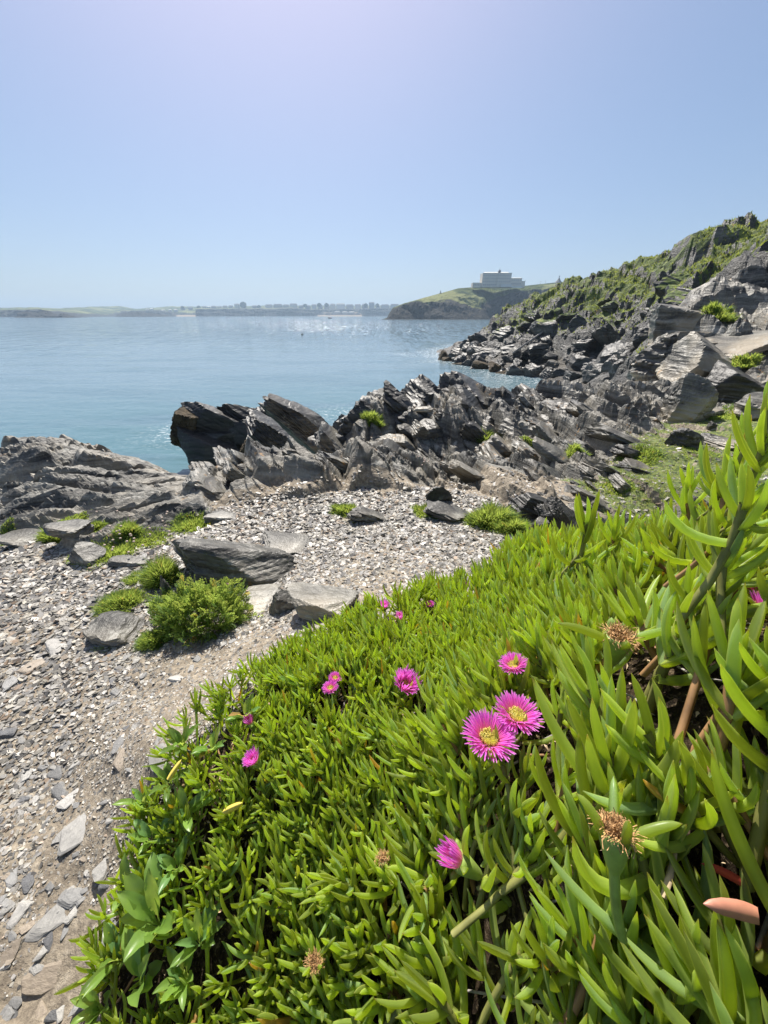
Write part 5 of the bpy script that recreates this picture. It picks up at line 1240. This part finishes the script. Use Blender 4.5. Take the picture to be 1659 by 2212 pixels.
def put_shoot(B, s, p, k, label, group):
    root = bpy.data.objects.new("ice_plant_shoot", None); COL.objects.link(root); root.empty_display_size = .02
    root.matrix_world = Matrix([[*(B[0] * s), p[0]], [*(B[1] * s), p[1]], [*(B[2] * s), p[2]], [0, 0, 0, 1]])
    for me in SP[k][0]:
        o = bpy.data.objects.new("leaf", me); COL.objects.link(o); o.parent = root
    o = bpy.data.objects.new("stem", SP[k][1]); COL.objects.link(o); o.parent = root
    tag(root, label, 'plant', group)
# tall shoots standing out against the rocks, tips surveyed
for (px, py, tip_h, d_, k, lab) in [(1262, 1120, 115, 1.05, 7, 'tall shoot standing clear of the carpet against the gravel, farthest left on the skyline'), (1325, 1150, 80, 1.1, 3, 'tall dark shoot second from left on the skyline'),
        (1480, 1070, 95, .95, 3, 'dense upright shoot on the skyline left of the big right-hand ones'), (1560, 1030, 150, .62, 0, 'big curling shoot on the skyline right of the terrace'), (1640, 950, 150, .5, 1, 'curved shoot jutting in at the right edge above the skyline'),
        (1655, 880, 90, .55, 7, 'single highest shoot tip at the right edge'), (1590, 1090, 190, .5, 8, 'large pale green shoot with thick curved leaves at the upper right'), (1225, 1170, 60, 1.25, 9, 'small forked shoot leaning left at the skyline')]:
    base = P_d(px, py + tip_h * .45, d_); S = tip_h * d_ / FP / .085; B = basis(np.array([-.15, .1, 1.0]) / np.linalg.norm([-.15, .1, 1.0]), px * .1)
    put_shoot(B, S, base - np.array([0, 0, .0]), k, lab, None)
    for j in range(3):
        g = float(ground_z(base[0], base[1])); zz = base[2] - .05 * S - j * .045
        if zz > g + .02: put_shoot(basis(np.array([rs.randn() * .3, rs.randn() * .3, 1.0]) / 1.1, rs.rand() * 6), S * .95, np.array([base[0] + rs.randn() * .012, base[1] + rs.randn() * .012, zz]), int(rs.randint(14)), 'fleshy green ice plant shoot under the tall skyline shoots', 'ice plant shoots under the tall skyline shoots')
for i in range(len(X_)):
    if clear[i]: continue
    a = float(rs.rand() * 6.28); B = basis(upv[i], a); s = float(SC[i]); p = np.array([X_[i], Y_[i], Z_[i] + lift[i] + .045 * s]); k = int(rs.randint(0, 14))
    if i in IND:
        j = min(range(len(ALONG)), key=lambda q: (ALONG[q][0] - PX[i]) ** 2 + (ALONG[q][1] - PY[i]) ** 2)
        put_shoot(B, s, p, k, 'fleshy green ice plant shoot ' + ALONG[j][2], 'ice plant shoots ' + ALONG[j][2]); continue
    if RC[i] > 1.7 and not inview[i]: continue
    V, Q, T_, Rn, Le = ARR[k]
    Vs.append(V @ (B * s).T + p); Qs.append(Q + nb_); Ts.append(T_); Ls_.append(Le); Rs_.append((Rn + rs.rand()) % 1); nb_ += len(V)
o = np_mesh("ice_plant_carpet", np.concatenate(Vs), quads=np.concatenate(Qs), mat=M_LEAF, smooth=True, attrs={'lt': ('FLOAT', np.concatenate(Ts)), 'le': ('FLOAT', np.concatenate(Ls_)), 'lr': ('FLOAT', np.concatenate(Rs_))}); tag(o, kind='stuff')
# creeping stems and dead litter under the shoots
Vs, Qs, nb_ = [], [], 0; Vr, Qr, nr2 = [], [], 0
for q in range(900):
    i = rs.randint(len(X_)); a = rs.rand() * 6.28; L = rs.uniform(.05, .16); n = 5; t = np.linspace(0, 1, n)
    x = X_[i] + t * L * math.cos(a) + .01 * np.sin(t * 5 + a); y = Y_[i] + t * L * math.sin(a); z = samp(Z0, x, y) + .012 + .02 * np.sin(t * 3) * rs.rand()
    if RC[i] > 2.2 or RC[i] < .55: continue
    C = np.stack([x, y, z], 1); rad = rs.uniform(.0012, .0038); k = 5; V = []
    for c in C:
        for j in range(k): an = 6.2832 * j / k; V.append(c + rad * np.array([math.sin(a) * math.cos(an), -math.cos(a) * math.cos(an), math.sin(an)]))
    F_ = np.array([(r_ * k + j, r_ * k + (j + 1) % k, (r_ + 1) * k + (j + 1) % k, (r_ + 1) * k + j) for r_ in range(n - 1) for j in range(k)])
    if rad > .0026: Vr.append(np.array(V)); Qr.append(F_ + nr2); nr2 += len(V)
    else: Vs.append(np.array(V)); Qs.append(F_ + nb_); nb_ += len(V)
tag(np_mesh("dead_stems", np.concatenate(Vs), quads=np.concatenate(Qs), mat=M_GREYTWIG, smooth=True), kind='stuff')
tag(np_mesh("creeping_stems", np.concatenate(Vr), quads=np.concatenate(Qr), mat=M_STEMR, smooth=True), kind='stuff')
n = 16000; ii_ = rs.randint(0, len(X_), n); x = X_[ii_] + .02 * rs.randn(n); y = Y_[ii_] + .02 * rs.randn(n); z = samp(Z0, x, y) + .004 + .01 * rs.rand(n)
L = rs.uniform(.006, .022, n); a = rs.rand(n) * 6.28; dirv = np.stack([np.cos(a), np.sin(a), rs.randn(n) * .5], 1); sd = np.stack([-np.sin(a), np.cos(a), rs.randn(n) * .6], 1); wv_ = (L * .16)[:, None]
P = np.stack([x, y, z], 1); A_ = P - dirv * L[:, None] / 2; B_ = P + dirv * L[:, None] / 2; Mid = P + np.array([0, 0, .003])
V = np.stack([A_, Mid - sd * wv_, B_, Mid + sd * wv_], 1).reshape(-1, 3)
tag(np_mesh("leaf_litter", V, quads=np.arange(4 * n).reshape(-1, 4), mat=M_TAN), kind='stuff')

# ---- broad-leaved weeds on the left rim
M_BROAD = leaf_mat("broad_leaf", (.20, .33, .06), (.17, .30, .05), (.19, .31, .06), young=(.30, .38, .12), trans=.4, redtip=False)
def broad_leaf(r, L, W, phi, a0, a1, parent):
    ns, nc = 10, 5; t = np.linspace(0, 1, ns); a = a0 + (a1 - a0) * t; rr = np.concatenate([[0], np.cumsum(np.sin(a[1:]) * L / (ns - 1))]); zz = np.concatenate([[0], np.cumsum(np.cos(a[1:]) * L / (ns - 1))])
    w = W * np.interp(t, [0, .22, .35, .55, .8, .95, 1], [.08, .10, .55, 1.0, .8, .35, .04]); V = []; T_ = []
    ph2 = r.uniform(0, 6.28)
    for i in range(ns):
        for j in range(nc):
            s = (j - 2) / 2; wav = .10 * W * math.sin(i * 2.1 + ph2 + (j > 2) * 2) * abs(s) ** 2; lift_ = .22 * w[i] * abs(s) + wav
            V.append([rr[i] * math.cos(phi) - s * w[i] / 2 * math.sin(phi) - math.cos(a[i]) * lift_ * math.cos(phi), rr[i] * math.sin(phi) + s * w[i] / 2 * math.cos(phi) - math.cos(a[i]) * lift_ * math.sin(phi), zz[i] + math.sin(a[i]) * lift_]); T_.append(t[i] * .8 + .1 + (.0 if j != 2 else -.1))
    F_ = [(i * nc + j, i * nc + j + 1, (i + 1) * nc + j + 1, (i + 1) * nc + j) for i in range(ns - 1) for j in range(nc - 1)]
    return np_mesh("leaf", np.array(V), quads=np.array(F_), mat=M_BROAD, smooth=True, attrs={'lt': ('FLOAT', T_), 'lr': ('FLOAT', np.full(len(V), r.random() * .9))}, parent=parent)
for (px, py, hp, lab) in [(540, 1580, 60, 'broad-leaved weed highest on the rim, with one long arched leaf'), (470, 1650, 60, 'wavy-leaved weed below the highest one'), (410, 1640, 60, 'broad-leaved weed overhanging the tan path stone'), (385, 1720, 70, 'broad-leaved weed beside the yellow wilting leaf'),
        (330, 1760, 60, 'small weed jutting over the path, halfway down the rim'), (420, 1790, 80, 'weed with long arched leaves left of the bright yellow leaf'), (350, 1840, 70, 'crinkled weed left of the dead grey stems'), (400, 1900, 70, 'crumpled pale weed in the middle of the left rim'),
        (300, 1950, 80, 'weed with a long serrated leaf reaching over the path'), (365, 2020, 130, 'weed with the largest upright oval leaf in the lower left'), (285, 2090, 90, 'weed spreading left over the path near the bottom'), (330, 2150, 120, 'tall broad-leaved weed at the bottom left'), (420, 2130, 90, 'broad-leaved weed right of the tall bottom one'),
        (450, 2060, 80, 'small weed under the largest oval leaf'), (250, 2190, 70, 'lowest weed at the bottom left edge'), (640, 1512, 44, 'small leafy weed near the upper rim')]:
    q, dd = hit(px, py + 10); r = random.Random(px + py); e = empty("broad_leaved_weed", (q[0], q[1], q[2] + .075)); L = hp * dd / FP * .95
    for k in range(r.randint(7, 11)): broad_leaf(r, L * r.uniform(.6, 1.15), L * r.uniform(.20, .30), r.uniform(0, 6.28), r.uniform(.0, .5), r.uniform(.5, 1.7), e)
    tag(e, lab, 'weed', 'broad-leaved weeds on the rim')

# ---- turf, cushions and shrubs among the rocks
M_BLADE = leaf_mat("turf_blade", (.09, .18, .03), (.10, .20, .03), (.19, .28, .06), young=(.10, .12, .03), trans=.45, rough=.6, redtip=False)
M_PINKH = simple("faded_pink_head", (.62, .48, .40), .9, .3, 50); M_PINK2 = simple("pink_head", (.60, .22, .42), .8, .3, 50)
def blades(n, rx, ry, h, seed, dome=.6, lean=.5, w=.0035, zfun=None):
    r = np.random.RandomState(seed); a = r.rand(n) * 6.2832; q = np.sqrt(r.rand(n)); lo = 1 + .35 * np.sin(a * 2 + seed) * np.cos(a * 3 + seed * 2) + .15 * np.sin(a * 7 + seed); q = q * np.clip(lo, .5, 1.5); x = rx * q * np.cos(a) + rx * .12 * r.randn(n); y = ry * q * np.sin(a) + ry * .12 * r.randn(n)
    edge = np.clip(1 - q ** 2 * dome, .2, 1) * (.55 + .7 * vn2(x / rx * 2.2 + seed, y / rx * 2.2, 5)); H_ = h * (.45 + .55 * r.rand(n)) * edge; z0 = zfun(x, y) if zfun else np.zeros(n)
    z0 = z0 + h * .35 * edge * r.rand(n)
    d = np.stack([x / rx * lean + .35 * r.randn(n), y / ry * lean + .35 * r.randn(n), np.ones(n)], 1); d /= np.linalg.norm(d, axis=1)[:, None]
    b = r.rand(n) * 6.28; s = np.stack([np.cos(b), np.sin(b), np.zeros(n)], 1) * (w * (.6 + .8 * r.rand(n)))[:, None]; P = np.stack([x, y, z0], 1); bend = np.stack([x / rx, y / ry, -.4 * np.ones(n)], 1) * (H_ * .25)[:, None]
    M1 = P + d * (H_ * .55)[:, None]; T1 = P + d * H_[:, None] + bend
    V = np.stack([P - s, P + s, M1 + s, M1 - s, T1], 1).reshape(-1, 3); k = np.arange(n)[:, None] * 5
    F_ = np.concatenate([np.concatenate([k, k + 1, k + 2], 1), np.concatenate([k, k + 2, k + 3], 1), np.concatenate([k + 3, k + 2, k + 4], 1)])
    return V, F_, np.tile([0, 0, .6, .6, 1], n), np.repeat(r.rand(n), 5)
def tuft(name, px, py, wp, hp, lab, cat='grass tuft', n=900, group=None, w=.0035, dome=.6, depth=.8):
    """(px, py) is the foot of the plant in the survey"""
    q, dd = hit(px, py); s_ = dd / FP; rx = wp * s_ / 2; va = math.atan2(CAMZ - q[2], math.hypot(q[0], q[1])); ry = min(rx * depth, hp * s_ * .8 / math.sin(va) if va > .1 else rx); h = max(.4 * hp * s_, (hp * s_ - 1.2 * ry * math.sin(va)) / math.cos(va))
    hd = np.array([q[0], q[1]]) / math.hypot(q[0], q[1]) * ry * .7; ox, oy = q[0] + hd[0], q[1] + hd[1]; oz = float(ground_z(ox, oy))
    V, F_, t, rn = blades(int(n * 1.7), rx, ry, h * .8, int(px * 3 + py), dome, .35, w * .8 * s_ / .003, lambda x, y: np.clip(ground_z(ox + x, oy + y) - oz, -.1, .15) - .01)
    o = np_mesh(name, V, quads=F_, mat=M_BLADE, attrs={'lt': ('FLOAT', t), 'lr': ('FLOAT', rn)}, loc=(ox, oy, oz)); return tag(o, lab, cat, group)
for a in [("turf_cushion", 265, 1318, 100, 52, 'bright green turf cushion left of the fern-like bush', 'turf'), ("turf_cushion", 352, 1262, 58, 76, 'tall shaggy turf cushion hanging beside the dark slate post', 'turf'),
          ("turf_cushion", 118, 1172, 44, 46, 'left arm of the horseshoe of turf round the grey rock', 'turf'), ("turf_cushion", 160, 1130, 80, 24, 'back of the horseshoe of turf behind the grey rock', 'turf'), ("turf_cushion", 205, 1150, 44, 30, 'right arm of the horseshoe of turf', 'turf'),
          ("turf_cushion", 280, 1160, 44, 44, 'upright green tuft left of the flowering turf', 'turf'), ("turf_cushion", 240, 1210, 120, 50, 'wide bright turf patch with faded heads', 'turf'), ("turf_cushion", 320, 1180, 100, 34, 'olive turf patch dotted with faded thrift heads', 'turf'),
          ("turf_cushion", 180, 1206, 60, 26, 'small turf patch beside the wedge rock', 'turf'), ("turf_cushion", 412, 1146, 76, 36, 'vivid green tuft at the near edge of the shelf', 'turf'), ("turf_cushion", 455, 1172, 60, 16, 'thin strip of turf behind the flat-topped block', 'turf'),
          ("turf_cushion", 300, 1255, 50, 30, 'yellowish turf below the thin slate block', 'turf'), ("turf_cushion", 235, 1398, 56, 26, 'low green tuft under the stone slab', 'turf'), ("turf_cushion", 340, 1395, 60, 50, 'dark turf clump at the foot of the fern-like bush', 'turf'), ("turf_cushion", 520, 1312, 44, 36, 'small turf knob right of the fern-like bush', 'turf'),
          ("turf_cushion", 748, 1112, 50, 32, 'small green tuft beside the saw-toothed slate', 'turf'), ("turf_cushion", 928, 1116, 76, 36, 'long green tuft beside the low slate wedge', 'turf'), ("turf_cushion", 20, 1170, 40, 20, 'turf in a crack at the far left', 'turf'),
          ("turf_cushion", 805, 912, 36, 30, 'green patch on the left face of the dark ridge', 'turf'), ("turf_cushion", 1045, 965, 34, 36, 'yellow-green tuft in a cleft of the ridge', 'turf'), ("turf_cushion", 1148, 975, 46, 20, 'green tuft below the dark slanting slabs', 'turf'),
          ("turf_cushion", 1237, 980, 52, 32, 'bright tuft behind a dark stone on the slabs', 'turf'), ("turf_cushion", 1332, 1062, 66, 26, 'tuft in the slabs above the skyline shoots', 'turf'), ("turf_cushion", 1530, 780, 50, 20, 'green tuft on top of the orange-lichened boulder', 'turf'),
          ("turf_cushion", 1548, 690, 56, 28, 'lime green cushion on the crag below the hill', 'turf'), ("turf_cushion", 1600, 805, 46, 22, 'green tuft under the long smooth slab', 'turf'), ("turf_cushion", 1450, 785, 36, 22, 'tuft on the knobbly boulder', 'turf'), ("turf_cushion", 1380, 1000, 80, 24, 'pale grass patch at the near edge of the terrace', 'grass'),
          ("turf_cushion", 1500, 985, 90, 18, 'low grass patch on the bare terrace soil', 'grass'), ("turf_cushion", 1560, 905, 110, 20, 'grass strip behind the small dark stone', 'grass')]:
    tuft(a[0], a[1], a[2], a[3], a[4], a[5], a[6], n=int(min(2600, 500 + a[3] * a[4] * .55)), group='turf cushions among the rocks', dome=.55 if a[4] > 40 else .3, w=.0028)
tuft("shrub", 1060, 1138, 86, 74, 'round green shrubby cushion at the back of the gravel', 'shrub', 4200, w=.0034); tuft("shrub", 1108, 1152, 66, 54, 'lower green cushion touching the round one on its right', 'shrub', 2600, w=.0034)
# fern-like bush
q, dd = hit(425, 1365); s_ = dd / FP; rx = 100 * s_; ry = .7 * rx; hh = 80 * s_; r = np.random.RandomState(77); Vb, Qb, Tb, Rb = [], [], [], []; nb_ = 0
cx0, cy0 = q[0], q[1] + ry * .55; cz0 = float(ground_z(cx0, cy0)) - .01
for k in range(1500):
    d = r.normal(size=3); d[2] = abs(d[2]) * .9 + .05; d /= np.linalg.norm(d); rad = .55 + .45 * r.rand() ** .6
    lump = 1 + .22 * math.sin(d[0] * 7 + 1) * math.cos(d[1] * 6) + .12 * math.sin(d[0] * 15 + d[2] * 9)
    c = d * np.array([rx, ry, hh]) * rad * lump; ax = d * .6 + r.normal(size=3) * .45 + np.array([0, 0, .5]); ax /= np.linalg.norm(ax); sd = np.cross(ax, r.normal(size=3)); sd /= np.linalg.norm(sd); fl = rx * r.uniform(.13, .22); ww = fl * .11; rn = r.rand()
    for j in range(7):
        b = c + ax * fl * j / 6; 
        for sg in (-1, 1):
            ll = fl * .34 * (1 - abs(j - 3) / 6); tip = b + sd * sg * ll + ax * ll * .7 + r.normal(size=3) * fl * .04; m1 = b + (tip - b) * .55
            nn_ = np.cross(ax, sd) * ww * .3; Vb += [b, m1 + ax * ww + nn_, tip, m1 - ax * ww + nn_]; Qb.append((nb_, nb_ + 1, nb_ + 2, nb_ + 3)); nb_ += 4; Tb += [.3, .5, .8, .5]; Rb += [rn] * 4
bush = empty("bush", (cx0, cy0, cz0)); tag(bush, 'dense bright green fern-like bush beside the flat-topped slate block', 'bush')
np_mesh("foliage", np.array(Vb), quads=np.array(Qb), mat=M_BLADE, attrs={'lt': ('FLOAT', Tb), 'lr': ('FLOAT', Rb)}, parent=bush)
for k in range(7): V, F_ = stem_geo(-.01, hh * .7, .004, (r.randn() * .03, r.randn() * .03)); o = np_mesh("stem", V + np.array([r.randn() * rx * .25, r.randn() * ry * .25, 0]), quads=F_, mat=M_STEM, parent=bush)
# faded thrift heads
base_h = None
for i in range(52):
    if i < 34: px, py = rs.uniform(205, 375), rs.uniform(1118, 1215)
    elif i < 40: px, py = rs.uniform(440, 560), rs.uniform(1285, 1320)
    elif i < 46: px, py = rs.uniform(320, 372), rs.uniform(1215, 1250)
    else: px, py = rs.uniform(905, 940), rs.uniform(1000, 1020)
    q, dd = hit(px, py); hgt = rs.uniform(.05, .10); pk = i in (35, 37, 41)
    e = empty("thrift_flower", (q[0], q[1], q[2]), 0); e.rotation_euler = (rs.randn() * .15, rs.randn() * .15, 0)
    g = ['faded thrift heads over the turf', 'thrift heads by the fern-like bush', 'thrift heads on the tall cushion', 'pale thrift heads at the foot of the ridge'][0 if i < 34 else 1 if i < 40 else 2 if i < 46 else 3]
    lathe("stem", [(.0008, 0), (.0008, hgt), (.0001, hgt + .001)], M_STEM, e, 4); lathe("flower_head", [(.001, hgt), (.0065, hgt + .002), (.008, hgt + .006), (.0055, hgt + .010), (.001, hgt + .012)], M_PINK2 if pk else M_PINKH, e, 8)
    tag(e, {0: 'thin-stemmed faded thrift head over the left turf patches', 1: 'thin-stemmed thrift head beside the fern-like bush', 2: 'thin-stemmed thrift head on the tall shaggy cushion', 3: 'pale thrift head at the foot of the dark ridge'}[0 if i < 34 else 1 if i < 40 else 2 if i < 46 else 3], 'flower', g)
# short turf on the terrace and rough grass on the cliff
def grass_patch(name, x, y, z, h, w, seed, mat):
    r = np.random.RandomState(seed); n = len(x); b = r.rand(n) * 6.28; s = np.stack([np.cos(b), np.sin(b), np.zeros(n)], 1) * w[:, None]; P = np.stack([x, y, z - h * .1], 1); d = np.stack([.4 * r.randn(n), .4 * r.randn(n), np.ones(n)], 1)
    T1 = P + d * h[:, None]; V = np.stack([P - s, P + s, T1], 1).reshape(-1, 3)
    o = np_mesh(name, V, quads=np.arange(3 * n).reshape(-1, 3), mat=mat, attrs={'lt': ('FLOAT', np.tile([.1, .1, .9], n)), 'lr': ('FLOAT', np.repeat(r.rand(n), 3))}); tag(o, kind='stuff')
M_DRYG = leaf_mat("terrace_grass_blade", (.20, .22, .06), (.22, .25, .07), (.38, .34, .15), young=(.16, .15, .05), trans=.3, rough=.7, redtip=False)
x, y, z, r_ = scatter(90000, 2.6, 8.5, lambda x, y: ((samp(terrf, x, y) * (1 - .8 * samp(sandf, x, y)) + .8 * (vn2(x * 1.7, y * 1.7, 3) - .5) > .55) & (y > 1), ground_z(x, y)), 1, 10, 62)
k_ = rs.rand(len(x)) < .6 * vn2(x * 2.3, y * 2.3, 44) + .1; x, y, z = x[k_], y[k_], z[k_]
grass_patch("terrace_grass", x, y, z, rs.uniform(.012, .035, len(x)), rs.uniform(.001, .003, len(x)), 4, M_DRYG)
M_CLG = leaf_mat("cliff_grass_blade", (.11, .16, .025), (.14, .19, .03), (.32, .31, .10), young=(.04, .06, .015), trans=.3, rough=.8, redtip=False)
a_ = R(0) + rs.rand(260000) * R(62); r0 = np.exp(np.log(16) + rs.rand(260000) * math.log(110 / 16)); x = r0 * np.sin(a_); y = r0 * np.cos(a_); z = ground_z(x, y); zb = samp(Z0, x, y)
k_ = (z > 3.2) & (rs.rand(len(x)) < np.clip((zb - 2.5) / 7, 0, 1) * 1.1) & (vn2(x * .35, y * .35, 9) + .5 * vn2(x * 1.1, y * 1.1, 19) > .62 - .25 * np.clip((zb - 6) / 8, 0, 1))
x, y, z, r0 = x[k_], y[k_], z[k_], r0[k_]
grass_patch("cliff_grass", x, y, z, rs.uniform(.08, .26, len(x)), rs.uniform(.03, .09, len(x)), 5, M_CLG)
